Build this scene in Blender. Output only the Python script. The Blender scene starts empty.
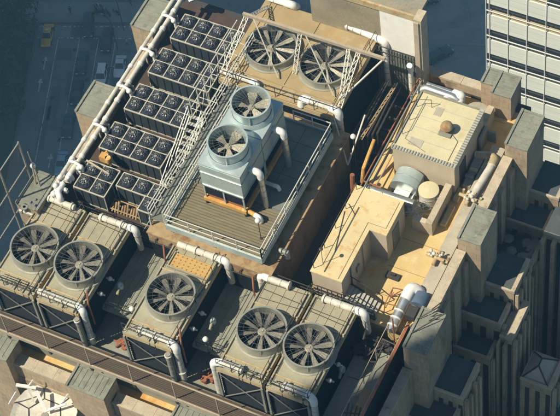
import bpy, math, random
from mathutils import Vector, Matrix
R = math.radians
rnd = random.Random(7)
sc = bpy.context.scene
col = sc.collection

# ------------------------------------------------------------------ camera
# world axes follow the building: X along its front, Y towards its back, metres, z=0 the tan roof
CAM = Vector((39.52143, -59.23922, 104.94029))
CR = Vector((0.89637015, 0.43346561, -0.09288773))
CU = Vector((-0.31528888, 0.7706611, 0.55378191))
CF = Vector((-0.31163037, 0.4671071, -0.82746448))
FPX = 1965.733
cd = bpy.data.cameras.new('camera'); cam = bpy.data.objects.new('camera', cd); col.objects.link(cam)
cam.matrix_world = Matrix(((CR.x, CU.x, -CF.x, CAM.x), (CR.y, CU.y, -CF.y, CAM.y), (CR.z, CU.z, -CF.z, CAM.z), (0, 0, 0, 1)))
cd.sensor_width = 36; cd.lens = FPX / 560 * 36; cd.clip_start = 1; cd.clip_end = 4000
sc.camera = cam

def P(px, py, z):
    """point of the photograph lying on the level z"""
    r = CR * ((px - 280) / FPX) - CU * ((py - 208) / FPX) + CF
    return CAM + r * ((z - CAM.z) / r.z)

# ------------------------------------------------------------------ light
SUN = Vector((1, 1.1, -1.9)).normalized()
w = bpy.data.worlds.new('World'); sc.world = w; w.use_nodes = True
nt = w.node_tree; bg = nt.nodes['Background']
sky = nt.nodes.new('ShaderNodeTexSky'); sky.sky_type = 'NISHITA'; sky.sun_disc = False
sky.sun_elevation = math.asin(-SUN.z); sky.sun_rotation = math.atan2(-SUN.x, -SUN.y)
nt.links.new(sky.outputs[0], bg.inputs[0]); bg.inputs[1].default_value = 0.06
sl = bpy.data.lights.new('sun', 'SUN'); sl.energy = 5.0; sl.angle = R(0.5); sl.color = (1.0, 0.9, 0.72)
so = bpy.data.objects.new('sun', sl); col.objects.link(so)
so.rotation_euler = SUN.to_track_quat('-Z', 'Y').to_euler(); so.location = (-60, -66, 120)
vs = sc.view_settings; vs.view_transform = 'Standard'; vs.look = 'None'; vs.gamma = 1; vs.exposure = 0.5
vs.use_curve_mapping = False
sc.cycles.max_bounces = 6; sc.cycles.diffuse_bounces = 3; sc.cycles.glossy_bounces = 3

# ------------------------------------------------------------------ materials
def mat(name, base, rough=.8, metal=0., var=.25, scale=1.2, stain=None, stretch=(1, 1, 1), bump=.0, fine=14., spec=.4, stain2=None, joints=None):
    """procedural weathered surface: two octaves of tone, optional stains (colour, scale, threshold, strength)"""
    m = bpy.data.materials.new(name); m.use_nodes = True
    n = m.node_tree.nodes; l = m.node_tree.links
    b = n['Principled BSDF']; b.inputs['Roughness'].default_value = rough; b.inputs['Metallic'].default_value = metal
    b.inputs['Specular IOR Level'].default_value = spec
    tc = n.new('ShaderNodeTexCoord'); mp = n.new('ShaderNodeMapping'); mp.inputs['Scale'].default_value = stretch
    l.new(tc.outputs['Object'], mp.inputs[0])
    oi = n.new('ShaderNodeObjectInfo')
    def noise(s, d=5, r=.6):
        t = n.new('ShaderNodeTexNoise'); t.noise_dimensions = '4D'; t.inputs['Scale'].default_value = s; t.inputs['Detail'].default_value = d
        t.inputs['Roughness'].default_value = r; l.new(mp.outputs[0], t.inputs['Vector'])
        mu = n.new('ShaderNodeMath'); mu.operation = 'MULTIPLY'; mu.inputs[1].default_value = 37.
        l.new(oi.outputs['Random'], mu.inputs[0]); l.new(mu.outputs[0], t.inputs['W'])
        return t.outputs['Fac']
    def ramp(src, a, b_):
        t = n.new('ShaderNodeMapRange'); t.inputs[1].default_value = a; t.inputs[2].default_value = b_
        l.new(src, t.inputs[0]); return t.outputs[0]
    def mix(fac, a, c, mode='MIX'):
        t = n.new('ShaderNodeMix'); t.data_type = 'RGBA'; t.blend_type = mode
        if isinstance(fac, float): t.inputs[0].default_value = fac
        else: l.new(fac, t.inputs[0])
        for v, i in ((a, 6), (c, 7)):
            if isinstance(v, tuple): t.inputs[i].default_value = (*v, 1)
            else: l.new(v, t.inputs[i])
        return t.outputs[2]
    lo = tuple(c * (1 - var) for c in base); hi = tuple(min(1, c * (1 + var * .7)) for c in base)
    c = mix(ramp(noise(scale), .3, .7), lo, hi)
    c = mix(.55 * min(1, var * 2.2), c, mix(ramp(noise(fine, 3), .3, .7), tuple(x * .62 for x in base), tuple(min(1, x * 1.25) for x in base)))
    for s in (stain, stain2):
        if s:
            sc_, ss, th, st = s
            f = ramp(noise(ss, 6, .65), th, th + .14)
            mu = n.new('ShaderNodeMath'); mu.operation = 'MULTIPLY'; mu.inputs[1].default_value = st; l.new(f, mu.inputs[0])
            c = mix(mu.outputs[0], c, sc_)
    if joints:      # ashlar joints on upright faces: (course height, stone length)
        sx = n.new('ShaderNodeSeparateXYZ'); l.new(tc.outputs['Object'], sx.inputs[0]); ad = n.new('ShaderNodeMath'); l.new(sx.outputs[0], ad.inputs[0]); l.new(sx.outputs[1], ad.inputs[1])
        cb = n.new('ShaderNodeCombineXYZ'); l.new(ad.outputs[0], cb.inputs[0]); l.new(sx.outputs[2], cb.inputs[1])
        bk = n.new('ShaderNodeTexBrick'); l.new(cb.outputs[0], bk.inputs['Vector']); bk.inputs['Scale'].default_value = 1.; bk.inputs['Row Height'].default_value = joints[0]; bk.inputs['Brick Width'].default_value = joints[1]
        bk.inputs['Mortar Size'].default_value = .018; bk.inputs['Color1'].default_value = (.92, .92, .92, 1); bk.inputs['Color2'].default_value = (1, 1, 1, 1); bk.inputs['Mortar'].default_value = (.68, .66, .62, 1); bk.inputs['Bias'].default_value = .2
        c = mix(1., c, bk.outputs['Color'], 'MULTIPLY')
    l.new(c, b.inputs['Base Color'])
    if bump:
        bn = n.new('ShaderNodeBump'); bn.inputs['Strength'].default_value = bump; bn.inputs['Distance'].default_value = .03
        l.new(noise(fine * 1.5, 4), bn.inputs['Height']); l.new(bn.outputs[0], b.inputs['Normal'])
    return m

M = {}
M['stone'] = mat('limestone_masonry', (.43, .335, .225), .9, var=.32, scale=.5, stretch=(1, 1, .3), stain=((.15, .11, .08), .6, .52, .75), bump=.4, fine=5, joints=(.62, 1.35))
M['cap'] = mat('lead_pier_cap', (.235, .24, .19), .75, var=.3, scale=1.1, stain=((.13, .125, .09), 1.6, .53, .75), stain2=((.42, .41, .33), 4., .6, .6), bump=.3)
M['coping'] = mat('coping_stone', (.47, .40, .29), .9, var=.3, scale=1.5, stain=((.22, .17, .11), 2.2, .55, .6), bump=.4)
M['ledge'] = mat('ledge_concrete', (.42, .38, .29), .85, var=.25, scale=.9, stain=((.25, .2, .13), 1.4, .56, .6), bump=.2)
M['tanroof'] = mat('tan_roof_coating', (.60, .45, .20), .85, var=.22, scale=.5, stain=((.48, .22, .04), .5, .52, .8), stain2=((.68, .60, .40), .8, .56, .7), bump=.2)
M['shedroof'] = mat('cream_roof_coating', (.62, .51, .28), .8, var=.16, scale=.5, stain=((.50, .25, .05), 1.5, .54, .85), stain2=((.36, .22, .08), 2.2, .66, .6), bump=.2)
M['mechroof'] = mat('pale_roof_membrane', (.56, .50, .31), .85, var=.16, scale=.6, stain=((.40, .30, .15), .8, .56, .5), bump=.25)
M['wallcream'] = mat('cream_painted_wall', (.50, .42, .31), .85, var=.2, scale=.8, stretch=(1, 1, .4), stain=((.33, .22, .12), 1.2, .58, .5))
M['wallbrown'] = mat('brown_penthouse_wall', (.165, .135, .11), .9, var=.3, scale=.9, stretch=(1, 1, .3), stain=((.08, .06, .05), 1., .5, .8), joints=(.3, .6))
M['rustroof'] = mat('rusty_roof_ledge', (.36, .26, .14), .9, var=.3, scale=1.2, stain=((.20, .09, .03), 1.3, .5, .8), stain2=((.56, .42, .24), 2.2, .58, .6), bump=.3)
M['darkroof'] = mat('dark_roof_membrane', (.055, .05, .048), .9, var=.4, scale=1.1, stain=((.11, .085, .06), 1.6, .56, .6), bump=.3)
M['brownroof'] = mat('red_brown_roof_paint', (.075, .048, .036), .85, var=.35, scale=1.2, stain=((.05, .035, .03), 1.4, .5, .7), bump=.2)
M['setroof'] = mat('slate_blue_membrane', (.07, .085, .09), .8, var=.3, scale=.9, stain=((.13, .13, .11), 1.3, .58, .6), bump=.2)
M['greendeck'] = mat('grey_green_deck', (.27, .275, .215), .8, var=.28, scale=.8, stain=((.15, .15, .12), 1.3, .54, .6), bump=.2)
M['towerdeck'] = mat('cream_tower_deck', (.33, .31, .215), .75, var=.22, scale=.7, stain=((.42, .25, .09), 1., .58, .7), stain2=((.22, .21, .165), 1.1, .54, .65), bump=.15)
M['tantower'] = mat('ochre_tower_deck', (.36, .275, .14), .75, var=.25, scale=.5, stain=((.42, .19, .04), .6, .55, .7), stain2=((.46, .42, .30), .9, .56, .6), bump=.15)
M['fascia'] = mat('rusty_cream_fascia', (.46, .37, .21), .75, var=.25, scale=1.5, stain=((.38, .18, .05), 1.8, .52, .8))
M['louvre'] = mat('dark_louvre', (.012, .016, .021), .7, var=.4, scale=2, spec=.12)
M['black'] = mat('black_gap', (.012, .013, .015), .7, var=.3)
M['galv'] = mat('galvanised_steel', (.50, .55, .53), .42, metal=.75, var=.18, scale=1.6, stain=((.36, .38, .36), 2.4, .55, .6), fine=9)
M['galvpaint'] = mat('pale_blue_green_casing', (.47, .56, .55), .42, metal=.4, var=.15, scale=1.3, stain=((.29, .33, .31), 1.6, .57, .6))
M['ring'] = mat('weathered_fan_ring', (.36, .36, .30), .5, metal=.5, var=.25, scale=2, stain=((.42, .28, .13), 2.2, .58, .6))
M['blade'] = mat('cream_fan_blade', (.20, .19, .15), .6, var=.25, scale=3, stain=((.12, .10, .07), 3., .55, .6))
M['hub'] = mat('fan_hub', (.42, .39, .30), .55, metal=.2, var=.2, scale=3)
M['wire'] = mat('guard_wire', (.26, .27, .25), .5, metal=.6, var=.2)
M['white'] = mat('white_insulation', (.74, .73, .68), .65, var=.12, scale=2.4, stain=((.42, .36, .27), 3., .62, .7))
M['offwhite'] = mat('dirty_white_pipe', (.58, .555, .47), .65, var=.2, scale=2.4, stain=((.33, .26, .17), 2.6, .55, .7))
M['silver'] = mat('aluminium_jacket', (.62, .64, .62), .35, metal=.8, var=.16, scale=3)
M['greypipe'] = mat('grey_pipe', (.33, .33, .28), .55, metal=.35, var=.25, scale=2, stain=((.2, .15, .1), 2., .55, .6))
M['darkpipe'] = mat('dark_iron_pipe', (.07, .065, .06), .6, metal=.4, var=.35, scale=2, stain=((.2, .09, .04), 2.4, .57, .6))
M['rail'] = mat('dark_rail', (.075, .07, .06), .6, metal=.3, var=.3, scale=4)
M['railwhite'] = mat('pale_rail', (.60, .60, .53), .55, metal=.15, var=.18, scale=4)
M['railbeige'] = mat('beige_rail', (.40, .335, .24), .65, var=.25, scale=3, stain=((.22, .15, .1), 3, .55, .6))
M['orange'] = mat('ochre_steel', (.56, .31, .08), .6, var=.25, scale=2, stain=((.78, .62, .3), 2., .55, .8))
M['rust'] = mat('rusted_pipe', (.30, .115, .055), .75, var=.35, scale=2.4, stain=((.12, .06, .04), 2.6, .55, .6))
M['plank'] = mat('weathered_planks', (.095, .072, .05), .85, var=.45, scale=1., stretch=(.6, 6, 1), stain=((.17, .13, .08), .9, .58, .6))
M['boards'] = mat('olive_deck_boards', (.19, .165, .10), .85, var=.35, scale=.9, stain=((.20, .15, .08), .8, .5, .7), stretch=(1, 4, 1))
M['plate'] = mat('grey_deck_plate', (.17, .18, .15), .7, metal=.1, var=.3, scale=.9, stain=((.12, .12, .11), 1.2, .54, .6))
M['acbody'] = mat('slate_condenser_panel', (.045, .055, .064), .6, metal=.1, spec=.25, var=.25, scale=2)
M['acframe'] = mat('cream_condenser_edge', (.46, .44, .36), .6, var=.2, scale=3)
M['acfan'] = mat('black_fan_shroud', (.02, .024, .034), .32, var=.3, scale=4, spec=.6)
M['acdome'] = mat('blue_black_fan_blade', (.022, .027, .042), .22, var=.3, scale=5, spec=.9)
M['amber'] = mat('amber_fill_media', (.50, .33, .11), .7, var=.3, scale=5, stain=((.35, .2, .05), 5, .5, .8))
M['flash'] = mat('ribbed_flashing', (.52, .50, .43), .55, metal=.3, var=.2, scale=3)
M['glass'] = mat('dark_window_glass', (.02, .024, .028), .15, var=.3, scale=1, spec=.6)
M['whitepaint'] = mat('bright_white_panel', (.80, .79, .72), .6, var=.08, scale=1.4, stain=((.55, .48, .36), 1.8, .62, .5))
M['spandrel'] = mat('pale_green_spandrel', (.74, .76, .67), .5, var=.08, scale=.35, stretch=(.4, 1, 6), fine=3)
M['mullion'] = mat('white_mullion', (.72, .71, .66), .5, var=.08)
M['blind'] = mat('tan_blind', (.52, .41, .23), .8, var=.15, scale=1)
M['asphalt'] = mat('asphalt', (.2, .2, .2), .9, var=.3, scale=.16, stain=((.075, .075, .077), .22, .53, .7), stain2=((.17, .17, .165), .12, .56, .6), bump=.3, fine=3)
M['pave'] = mat('concrete_paving', (.21, .205, .20), .9, var=.22, scale=.2, stain=((.12, .115, .11), .35, .55, .6), fine=2)
M['ground'] = mat('city_ground', (.10, .10, .10), .9, var=.3, scale=.05, fine=1)
M['kerb'] = mat('red_brown_kerb', (.20, .13, .10), .9, var=.25, scale=.5)
M['paint'] = mat('road_paint', (.6, .6, .58), .9, var=.35, scale=1.2, stain=((.07, .07, .07), 1.4, .5, .9))
M['leaf'] = mat('dark_leaves', (.045, .075, .03), .7, var=.6, scale=.5, fine=2)
M['bark'] = mat('bark', (.10, .075, .05), .9, var=.4)

M['tyre'] = mat('tyre_rubber', (.015, .015, .016), .8, var=.2)

M['stainwall'] = mat('stained_grey_wall', (.30, .26, .18), .9, var=.35, scale=.7, stain=((.10, .09, .07), .6, .54, .8), stain2=((.45, .32, .15), .8, .58, .7))
M['stainroof'] = mat('stained_grey_roof', (.27, .25, .19), .85, var=.35, scale=.7, stain=((.10, .09, .07), .6, .54, .8))
BT = 7.4
# ------------------------------------------------------------------ mesh building
def V3(p): return Vector(p)
class MB:
    def __init__(s): s.v = []; s.f = []
    def add(s, vs, fs):
        o = len(s.v); s.v += [tuple(p) for p in vs]; s.f += [tuple(i + o for i in f) for f in fs]; return s
    def box(s, x0, x1, y0, y1, z0, z1):
        return s.add([(x, y, z) for z in (z0, z1) for y in (y0, y1) for x in (x0, x1)],
                     [(0, 2, 3, 1), (4, 5, 7, 6), (0, 1, 5, 4), (2, 6, 7, 3), (0, 4, 6, 2), (1, 3, 7, 5)])
    def prism(s, poly, z0, z1):
        n = len(poly)
        return s.add([(x, y, z0) for x, y in poly] + [(x, y, z1) for x, y in poly],
                     [tuple(reversed(range(n))), tuple(range(n, 2 * n))] + [(i, (i + 1) % n, n + (i + 1) % n, n + i) for i in range(n)])
    def prism_axis(s, poly, a0, a1, axis):
        """poly in the two other axes, swept along x or y"""
        n = len(poly); mk = (lambda a, p: (a, p[0], p[1])) if axis == 'x' else (lambda a, p: (p[0], a, p[1]))
        return s.add([mk(a0, p) for p in poly] + [mk(a1, p) for p in poly],
                     [tuple(reversed(range(n))), tuple(range(n, 2 * n))] + [(i, (i + 1) % n, n + (i + 1) % n, n + i) for i in range(n)])
    def bar(s, p0, p1, w=.05, h=None):
        p0, p1 = V3(p0), V3(p1); t = (p1 - p0).normalized(); h = h or w
        a = t.cross(Vector((0, 0, 1)))
        if a.length < 1e-3: a = Vector((1, 0, 0))
        a.normalize(); b = a.cross(t); a *= w / 2; b *= h / 2
        return s.add([p + i * a + j * b for p in (p0, p1) for i, j in ((-1, -1), (1, -1), (1, 1), (-1, 1))],
                     [(3, 2, 1, 0), (4, 5, 6, 7)] + [(i, (i + 1) % 4, 4 + (i + 1) % 4, 4 + i) for i in range(4)])
    def tube(s, pts, r, n=8, rs=None):
        pts = [V3(p) for p in pts]; k = len(pts); vs = []; pa = None
        for i, p in enumerate(pts):
            t = ((pts[min(i + 1, k - 1)] - p).normalized() + (p - pts[max(i - 1, 0)]).normalized())
            t = t.normalized() if t.length > 1e-6 else Vector((0, 0, 1))
            if pa is None:
                a = t.cross(Vector((0, 0, 1)))
                if a.length < 1e-3: a = Vector((1, 0, 0))
            else: a = pa - t * pa.dot(t)
            a.normalize(); pa = a; b = t.cross(a); rr = rs[i] if rs else r
            if 0 < i < k - 1:
                c = (pts[i + 1] - p).normalized().dot((p - pts[i - 1]).normalized()); rr *= 1 / max(.75, math.sqrt((1 + c) / 2))
            vs += [p + (a * math.cos(q) + b * math.sin(q)) * rr for q in [2 * math.pi * j / n for j in range(n)]]
        fs = [(i * n + j, i * n + (j + 1) % n, (i + 1) * n + (j + 1) % n, (i + 1) * n + j) for i in range(k - 1) for j in range(n)]
        fs += [tuple(reversed(range(n))), tuple(range((k - 1) * n, k * n))]
        return s.add(vs, fs)
    def bend(s, pts, r, n=10, rad=None, seg=5):
        """tube with rounded elbows"""
        pts = [V3(p) for p in pts]; rad = rad or r * 1.7; out = [pts[0]]
        for i in range(1, len(pts) - 1):
            a = (pts[i - 1] - pts[i]); b = (pts[i + 1] - pts[i]); d = min(rad, a.length * .49, b.length * .49)
            q0 = pts[i] + a.normalized() * d; q1 = pts[i] + b.normalized() * d
            for j in range(seg + 1):
                u = j / seg; out.append(q0 * (1 - u) ** 2 + pts[i] * 2 * u * (1 - u) + q1 * u * u)
        out.append(pts[-1]); return s.tube(out, r, n)
    def lathe(s, c, prof, n=24):
        vs = [(c[0] + r * math.cos(2 * math.pi * j / n), c[1] + r * math.sin(2 * math.pi * j / n), c[2] + z) for r, z in prof for j in range(n)]
        fs = [(i * n + j, i * n + (j + 1) % n, (i + 1) * n + (j + 1) % n, (i + 1) * n + j) for i in range(len(prof) - 1) for j in range(n)]
        return s.add(vs, fs)
    def drum(s, c, r, h, n=20):
        return s.lathe(c, [(.001, 0), (r, 0), (r, h), (.001, h)], n)
    def ball(s, c, r, n=10, zs=1.):
        return s.lathe(c, [(max(.002, r * math.sin(math.pi * i / 7)), -r * zs * math.cos(math.pi * i / 7)) for i in range(8)], n)
    def rail(s, pts, h=1.05, rows=2, step=1.5, r=.022, toe=False):
        pts = [V3(p) for p in pts]
        for a, b in zip(pts, pts[1:]):
            L = (b - a).length; k = max(1, round(L / step))
            for i in range(k + 1):
                p = a.lerp(b, i / k); s.bar(p, p + Vector((0, 0, h)), r * 2)
            for q in range(rows):
                z = Vector((0, 0, h * (q + 1) / rows)); s.bar(a + z, b + z, r * 2)
            if toe: s.bar(a + Vector((0, 0, .06)), b + Vector((0, 0, .06)), .02, .12)
        return s
    def build(s, name, m, parent=None, local=False, smooth=True):
        me = bpy.data.meshes.new(name); off = Vector((0, 0, 0))
        if parent and not local:
            q = parent
            while q: off += q.location; q = q.parent
        me.from_pydata([(x - off.x, y - off.y, z - off.z) for x, y, z in s.v], [], s.f)
        me.validate()
        if smooth:
            me.polygons.foreach_set('use_smooth', [True] * len(me.polygons)); me.set_sharp_from_angle(angle=R(38))
        me.materials.append(m)
        o = bpy.data.objects.new(name, me); col.objects.link(o)
        if parent: o.parent = parent
        return o

def tag(o, label=None, cat=None, group=None, kind=None):
    for k, v in (('label', label), ('category', cat), ('group', group), ('kind', kind)):
        if v: o[k] = v
    return o
def thing(name, label, cat, loc, group=None, rz=0):
    o = bpy.data.objects.new(name, None); col.objects.link(o); o.location = loc; o.rotation_euler = (0, 0, rz); o.empty_display_size = .3
    return tag(o, label, cat, group)
def single(mb, name, m, label, cat, group=None):
    """a thing that is one mesh: its origin at its base"""
    xs = [v[0] for v in mb.v]; ys = [v[1] for v in mb.v]; zs = [v[2] for v in mb.v]
    c = Vector(((min(xs) + max(xs)) / 2, (min(ys) + max(ys)) / 2, min(zs)))
    mb.v = [(x - c.x, y - c.y, z - c.z) for x, y, z in mb.v]
    o = mb.build(name, m); o.location = c; return tag(o, label, cat, group)
def kids(o): return list(o.children)
def copy_tree(o, parent=None):
    c = o.copy(); col.objects.link(c); c.parent = parent
    for ch in kids(o): copy_tree(ch, c)
    return c

# ================================================================== SETTING: ground, street
GZ = -155.
SO = Vector((-100, 95, GZ)); SU = Vector((-.356, .934, 0)).normalized(); SV = Vector((SU.y, -SU.x, 0))
SANG = math.atan2(SU.y, SU.x) - math.pi / 2
def S(a, b, h=0.): return SO + SU * a + SV * b + Vector((0, 0, h))
def sq(mb, a0, a1, b0, b1, h0, h1):
    return mb.prism([S(a, b)[:2] for a, b in ((a0, b0), (a0, b1), (a1, b1), (a1, b0))], GZ + h0, GZ + h1)
def st(px, py):
    """street coordinates (along, across) of a pixel"""
    d = P(px, py, GZ) - SO; return d.dot(SU), d.dot(SV)

g = MB(); g.add([(-900, -900, GZ), (900, -900, GZ), (900, 900, GZ), (-900, 900, GZ)], [(0, 1, 2, 3)])
tag(g.build('ground', M['ground']), kind='structure')
kl = st(32, 60)[1]; kr = st(128, 60)[1]; top = st(90, 25)[0]
mb = MB(); sq(mb, -120, top, kl, kr + 1.5, .0, .02); sq(mb, top - .001, top + 9, -60, 90, .0, .021)
tag(mb.build('road', M['asphalt']), kind='structure')
mb = MB(); sq(mb, -120, top - 1, kl - .35, kl, 0, .16); sq(mb, top + .2, top + .6, kl - 40, kl + 18, 0.02, .17)
tag(mb.build('kerb', M['kerb']), kind='structure')
mb = MB(); sq(mb, -120, top - 4, kl - 40, kl - .35, 0, .13)
tag(mb.build('park_ground', mat('park_soil', (.05, .055, .035), .95, var=.4, scale=.2)), kind='structure')
mb = MB(); sq(mb, -120, top + 30, kr + 1.5, kr + 9, .02, .15)
tag(mb.build('pavement', M['pave']), kind='structure')
mb = MB(); sq(mb, top + .6, top + 5.0, kl - 40, kr + 1.4, .021, .14); sq(mb, top + 9, top + 40, kl - 60, kr + 20, .03, .15)
tag(mb.build('plaza', mat('pale_plaza_paving', (.24, .245, .235), .9, var=.2, scale=.25, fine=2.)), kind='structure')
mb = MB()
for (px, py) in ((52, 72), (73.5, 72), (93, 72), (114, 50)):
    b = st(px, py)[1]; sq(mb, -70, top - 3.2, b - .07, b + .07, .024, .028)
for a_ in (top - 3.0, top - .45):
    b = kl + .3
    while b < kr: L = rnd.uniform(.25, .8); sq(mb, a_, a_ + .22, b, b + L, .027, .031); b += L + rnd.uniform(.15, .6)
b = st(93, 72)[1]
for (px, py, s_) in ((45, 62, 1), (40, 84, -1), (50, 160, 1)):    # arrows on the left lane
    a0, b0 = st(px, py)
    mb.prism([S(a0 + u, b0 + v)[:2] for u, v in ((-1.6, -.1), (.2, -.1), (.2, -.5), (1.3, 0), (.2, .5), (.2, .1), (-1.6, .1))], GZ + .024, GZ + .028)
tag(mb.build('lane_markings', M['paint']), kind='structure')
mb = MB()
for (px, py, L, W_) in ((46, 120, 7, 1.6), (64, 95, 5, 2.2), (90, 50, 3, 1.5), (70, 40, 4, 2.), (35, 150, 9, 1.4), (110, 90, 5, 1.8), (56, 60, 2.5, 2.5)):
    a0, b0 = st(px, py); sq(mb, a0, a0 + L, b0, b0 + W_, .0205, .0235)
pm = MB(); sq(pm, top - 2.75, top - .5, kl + .1, kr, .0205, .0232); tag(pm.build('crossing_paving', mat('pale_crossing_paving', (.25, .245, .235), .9, var=.25, scale=.5)), kind='structure')
tag(mb.build('road_patch', mat('tar_patch', (.13, .13, .132), .9, var=.3, scale=.5)), kind='structure')
mb = MB()
for (px, py) in ((52, 98), (75, 50), (87, 80), (44, 62), (60, 140)): p = P(px, py, GZ); mb.drum((p.x, p.y, GZ + .0215), .42, .006, 14)
tag(mb.build('road_manhole', M['darkpipe']), kind='structure')
# side street at the top of the picture, beyond the tower
mb = MB(); q = [P(x, y, GZ) for x, y in ((415, -40), (500, -40), (500, 200), (380, 200))]
mb.prism([(p.x, p.y) for p in q], GZ, GZ + .018); tag(mb.build('side_street', M['asphalt']), kind='structure')
mb = MB(); q = [P(x, y, GZ) for x, y in ((446, 43), (500, 43), (500, 47), (444, 44.5))]
mb.prism([(p.x, p.y) for p in q], GZ + .02, GZ + .1); tag(mb.build('side_street_kerb', M['pave']), kind='structure')

# unseen towers, added to keep the sun off the street and lower right corner
def shade_block(name, label, c, u, wd, dp, z0, z1, m):
    """added out-of-view sun blocker: body, roof parapet, window bands on the side facing the street"""
    t = thing(name, label, 'building', (c.x, c.y, z0)); v = Vector((u.y, -u.x, 0))
    pt = lambda a, b: (c + u * a + v * b)[:2]
    rect = lambda a0, a1, b0, b1: [pt(a0, b0), pt(a0, b1), pt(a1, b1), pt(a1, b0)]
    mb = MB(); mb.prism(rect(0, wd, -dp, 0), z0, z1); mb.build('wall', m, t)
    mb = MB(); mb.prism(rect(0, wd, -dp, -dp + .5), z1 + .003, z1 + 1.2); mb.prism(rect(0, wd, -.5, 0), z1 + .003, z1 + 1.2); mb.build('parapet', M['coping'], t)
    for i in range(12):
        z = z0 + 6 + i * (z1 - z0 - 10) / 12
        mb = MB(); mb.prism(rect(1.5, wd - 1.5, 0.0, .05), z, z + 5); mb.build('window', M['glass'], t)
    return t
shade_block('shade_tower', 'unseen tall stone tower added beyond the trees to shade the street', Vector((-124, 6, 0)), SU, 118, 30, GZ, 30, M['stone'])

shade_block('shade_tower', 'unseen very tall stone tower added to cast shade on the lower right corner', Vector((-48, -73.4, 0)), Vector((.74, -.673, 0)), 32, 14, GZ, 140, M['stone'])  # sun blocker added out of view for the shaded corner
# ================================================================== the tower building that carries everything
bld = thing('tower_building', 'stone skyscraper with buttress piers whose roof carries all the plant', 'building', (-.7, 0, GZ))
mb = MB(); mb.box(-14.0, 12.52, -15.1, 13.4, GZ, -5.9); mb.build('wall', M['stone'], bld)
# roof levels
mb = MB(); mb.box(4.45, 12.03, -5.5, 12.75, -5.9, 0); mb.build('roof', M['tanroof'], bld)
mb = MB(); mb.box(-13.6, -5.65, -5.6, 12.7, -5.9, .5); mb.build('roof', M['brownroof'], bld)
mb = MB(); mb.box(-13.6, 12.03, -14.4, -5.62, -5.9, -5.2); mb.build('roof', M['tanroof'], bld)
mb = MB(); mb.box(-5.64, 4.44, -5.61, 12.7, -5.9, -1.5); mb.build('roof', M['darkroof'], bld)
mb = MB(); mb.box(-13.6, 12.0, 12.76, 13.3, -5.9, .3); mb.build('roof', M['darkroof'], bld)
mb = MB()
for y in (-3.4, -1.3, .9, 11.6): mb.box(8.2 if y < 4 else 5, 10.9, y, y + .025, .002, .012)
mb.build('roof_joint', M['rust'], bld)
# right-hand parapet and inner ledge
mb = MB()
mb.box(10.95, 11.85, -4.5, 9.2, 0.003, .8)
mb.build('ledge', M['ledge'], bld)
def parapet(x0, x1, y0, y1, z0, z1, m='stone', cap=.18):
    mb = MB(); mb.box(x0, x1, y0, y1, z0, z1 - cap); o = mb.build('parapet', M[m], bld)
    mb = MB(); e = .05; L = max(x1 - x0, y1 - y0); k = max(1, round(L / 1.5))
    for i in range(k):      # coping stones with open joints
        if y1 - y0 > x1 - x0: mb.box(x0 - e, x1 + e, y0 + L * i / k + .008, y0 + L * (i + 1) / k - .008, z1 - cap + .002, z1 + rnd.uniform(-.012, .012))
        else: mb.box(x0 + L * i / k + .008, x0 + L * (i + 1) / k - .008, y0 - e, y1 + e, z1 - cap + .002, z1 + rnd.uniform(-.012, .012))
    mb.build('coping', M['coping'], o)
parapet(12.05, 12.6, -4.58, .78, -5.9, 1.2)
parapet(12.05, 12.6, 3.42, 8.46, -5.9, 1.2)
parapet(12.05, 12.6, -12.0, -7.6, -5.9, .0)
parapet(4.2, 8.75, 12.8, 13.35, -5.9, 1.2)
parapet(-14.0, -13.55, -5.9, .35, -4.6, 1.1)
parapet(-14.0, -13.55, 3.07, 8.15, -5.9, 1.1)
for x0, x1 in ((-12.35, -7.95), (-5.05, -.7), (2.3, 6.5)): parapet(x0, x1, -15.05, -14.3, -5.9, -4.2)
def pier(x0, x1, y0, y1, zt, zb, front=True):
    mb = MB(); mb.box(x0, x1, y0, y1, zb, zt - .12); o = mb.build('pier', M['stone'], bld)
    mb = MB(); mb.box(x0 - .03, x1 + .03, y0 - .03, y1 + .03, zt - .118, zt - .03)
    mb.box(x0 + .14, x1 - .14, y0 + .14, y1 - .14, zt - .03, zt)
    e = .13; mb.box(x0 - .03, x0 + e, y0 - .03, y1 + .03, zt - .029, zt + .1); mb.box(x1 - e, x1 + .03, y0 - .03, y1 + .03, zt - .029, zt + .05); mb.box(x0 + e + .002, x1 - e - .002, y1 - e, y1 + .03, zt - .029, zt + .05)
    long_y = (y1 - y0) > (x1 - x0)
    k = 7
    for i in range(1, k):    # standing seams of the lead cap
        if long_y: y = y0 + (y1 - y0) * i / k; mb.box(x0 + .16, x1 - .16, y - .015, y + .015, zt + .001, zt + .03)
        else: x = x0 + (x1 - x0) * i / k; mb.box(x - .015, x + .015, y0 + .16, y1 - .16, zt + .001, zt + .03)
    mb.build('pier_cap', M['cap'], o); return o
for y0, y1 in ((-7.55, -4.62), (.8, 3.4), (8.48, 11.4)): pier(12.1, 13.62, y0, y1, 2.5, -70)
pier(9.72, 11.1, 11.95, 13.75, 2.5, -70); pier(8.8, 9.7, 12.5, 13.75, 2.5, -70)
for y0, y1 in ((-7.5, -4.75), (.38, 3.05), (8.2, 10.95)): pier(-15.0, -13.4, y0, y1, 2.5, -70)
for x0 in (-15.1, -7.9, -.65, 6.6): pier(x0, x0 + 2.75, -15.6, -13.95, -3, -80)
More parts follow.
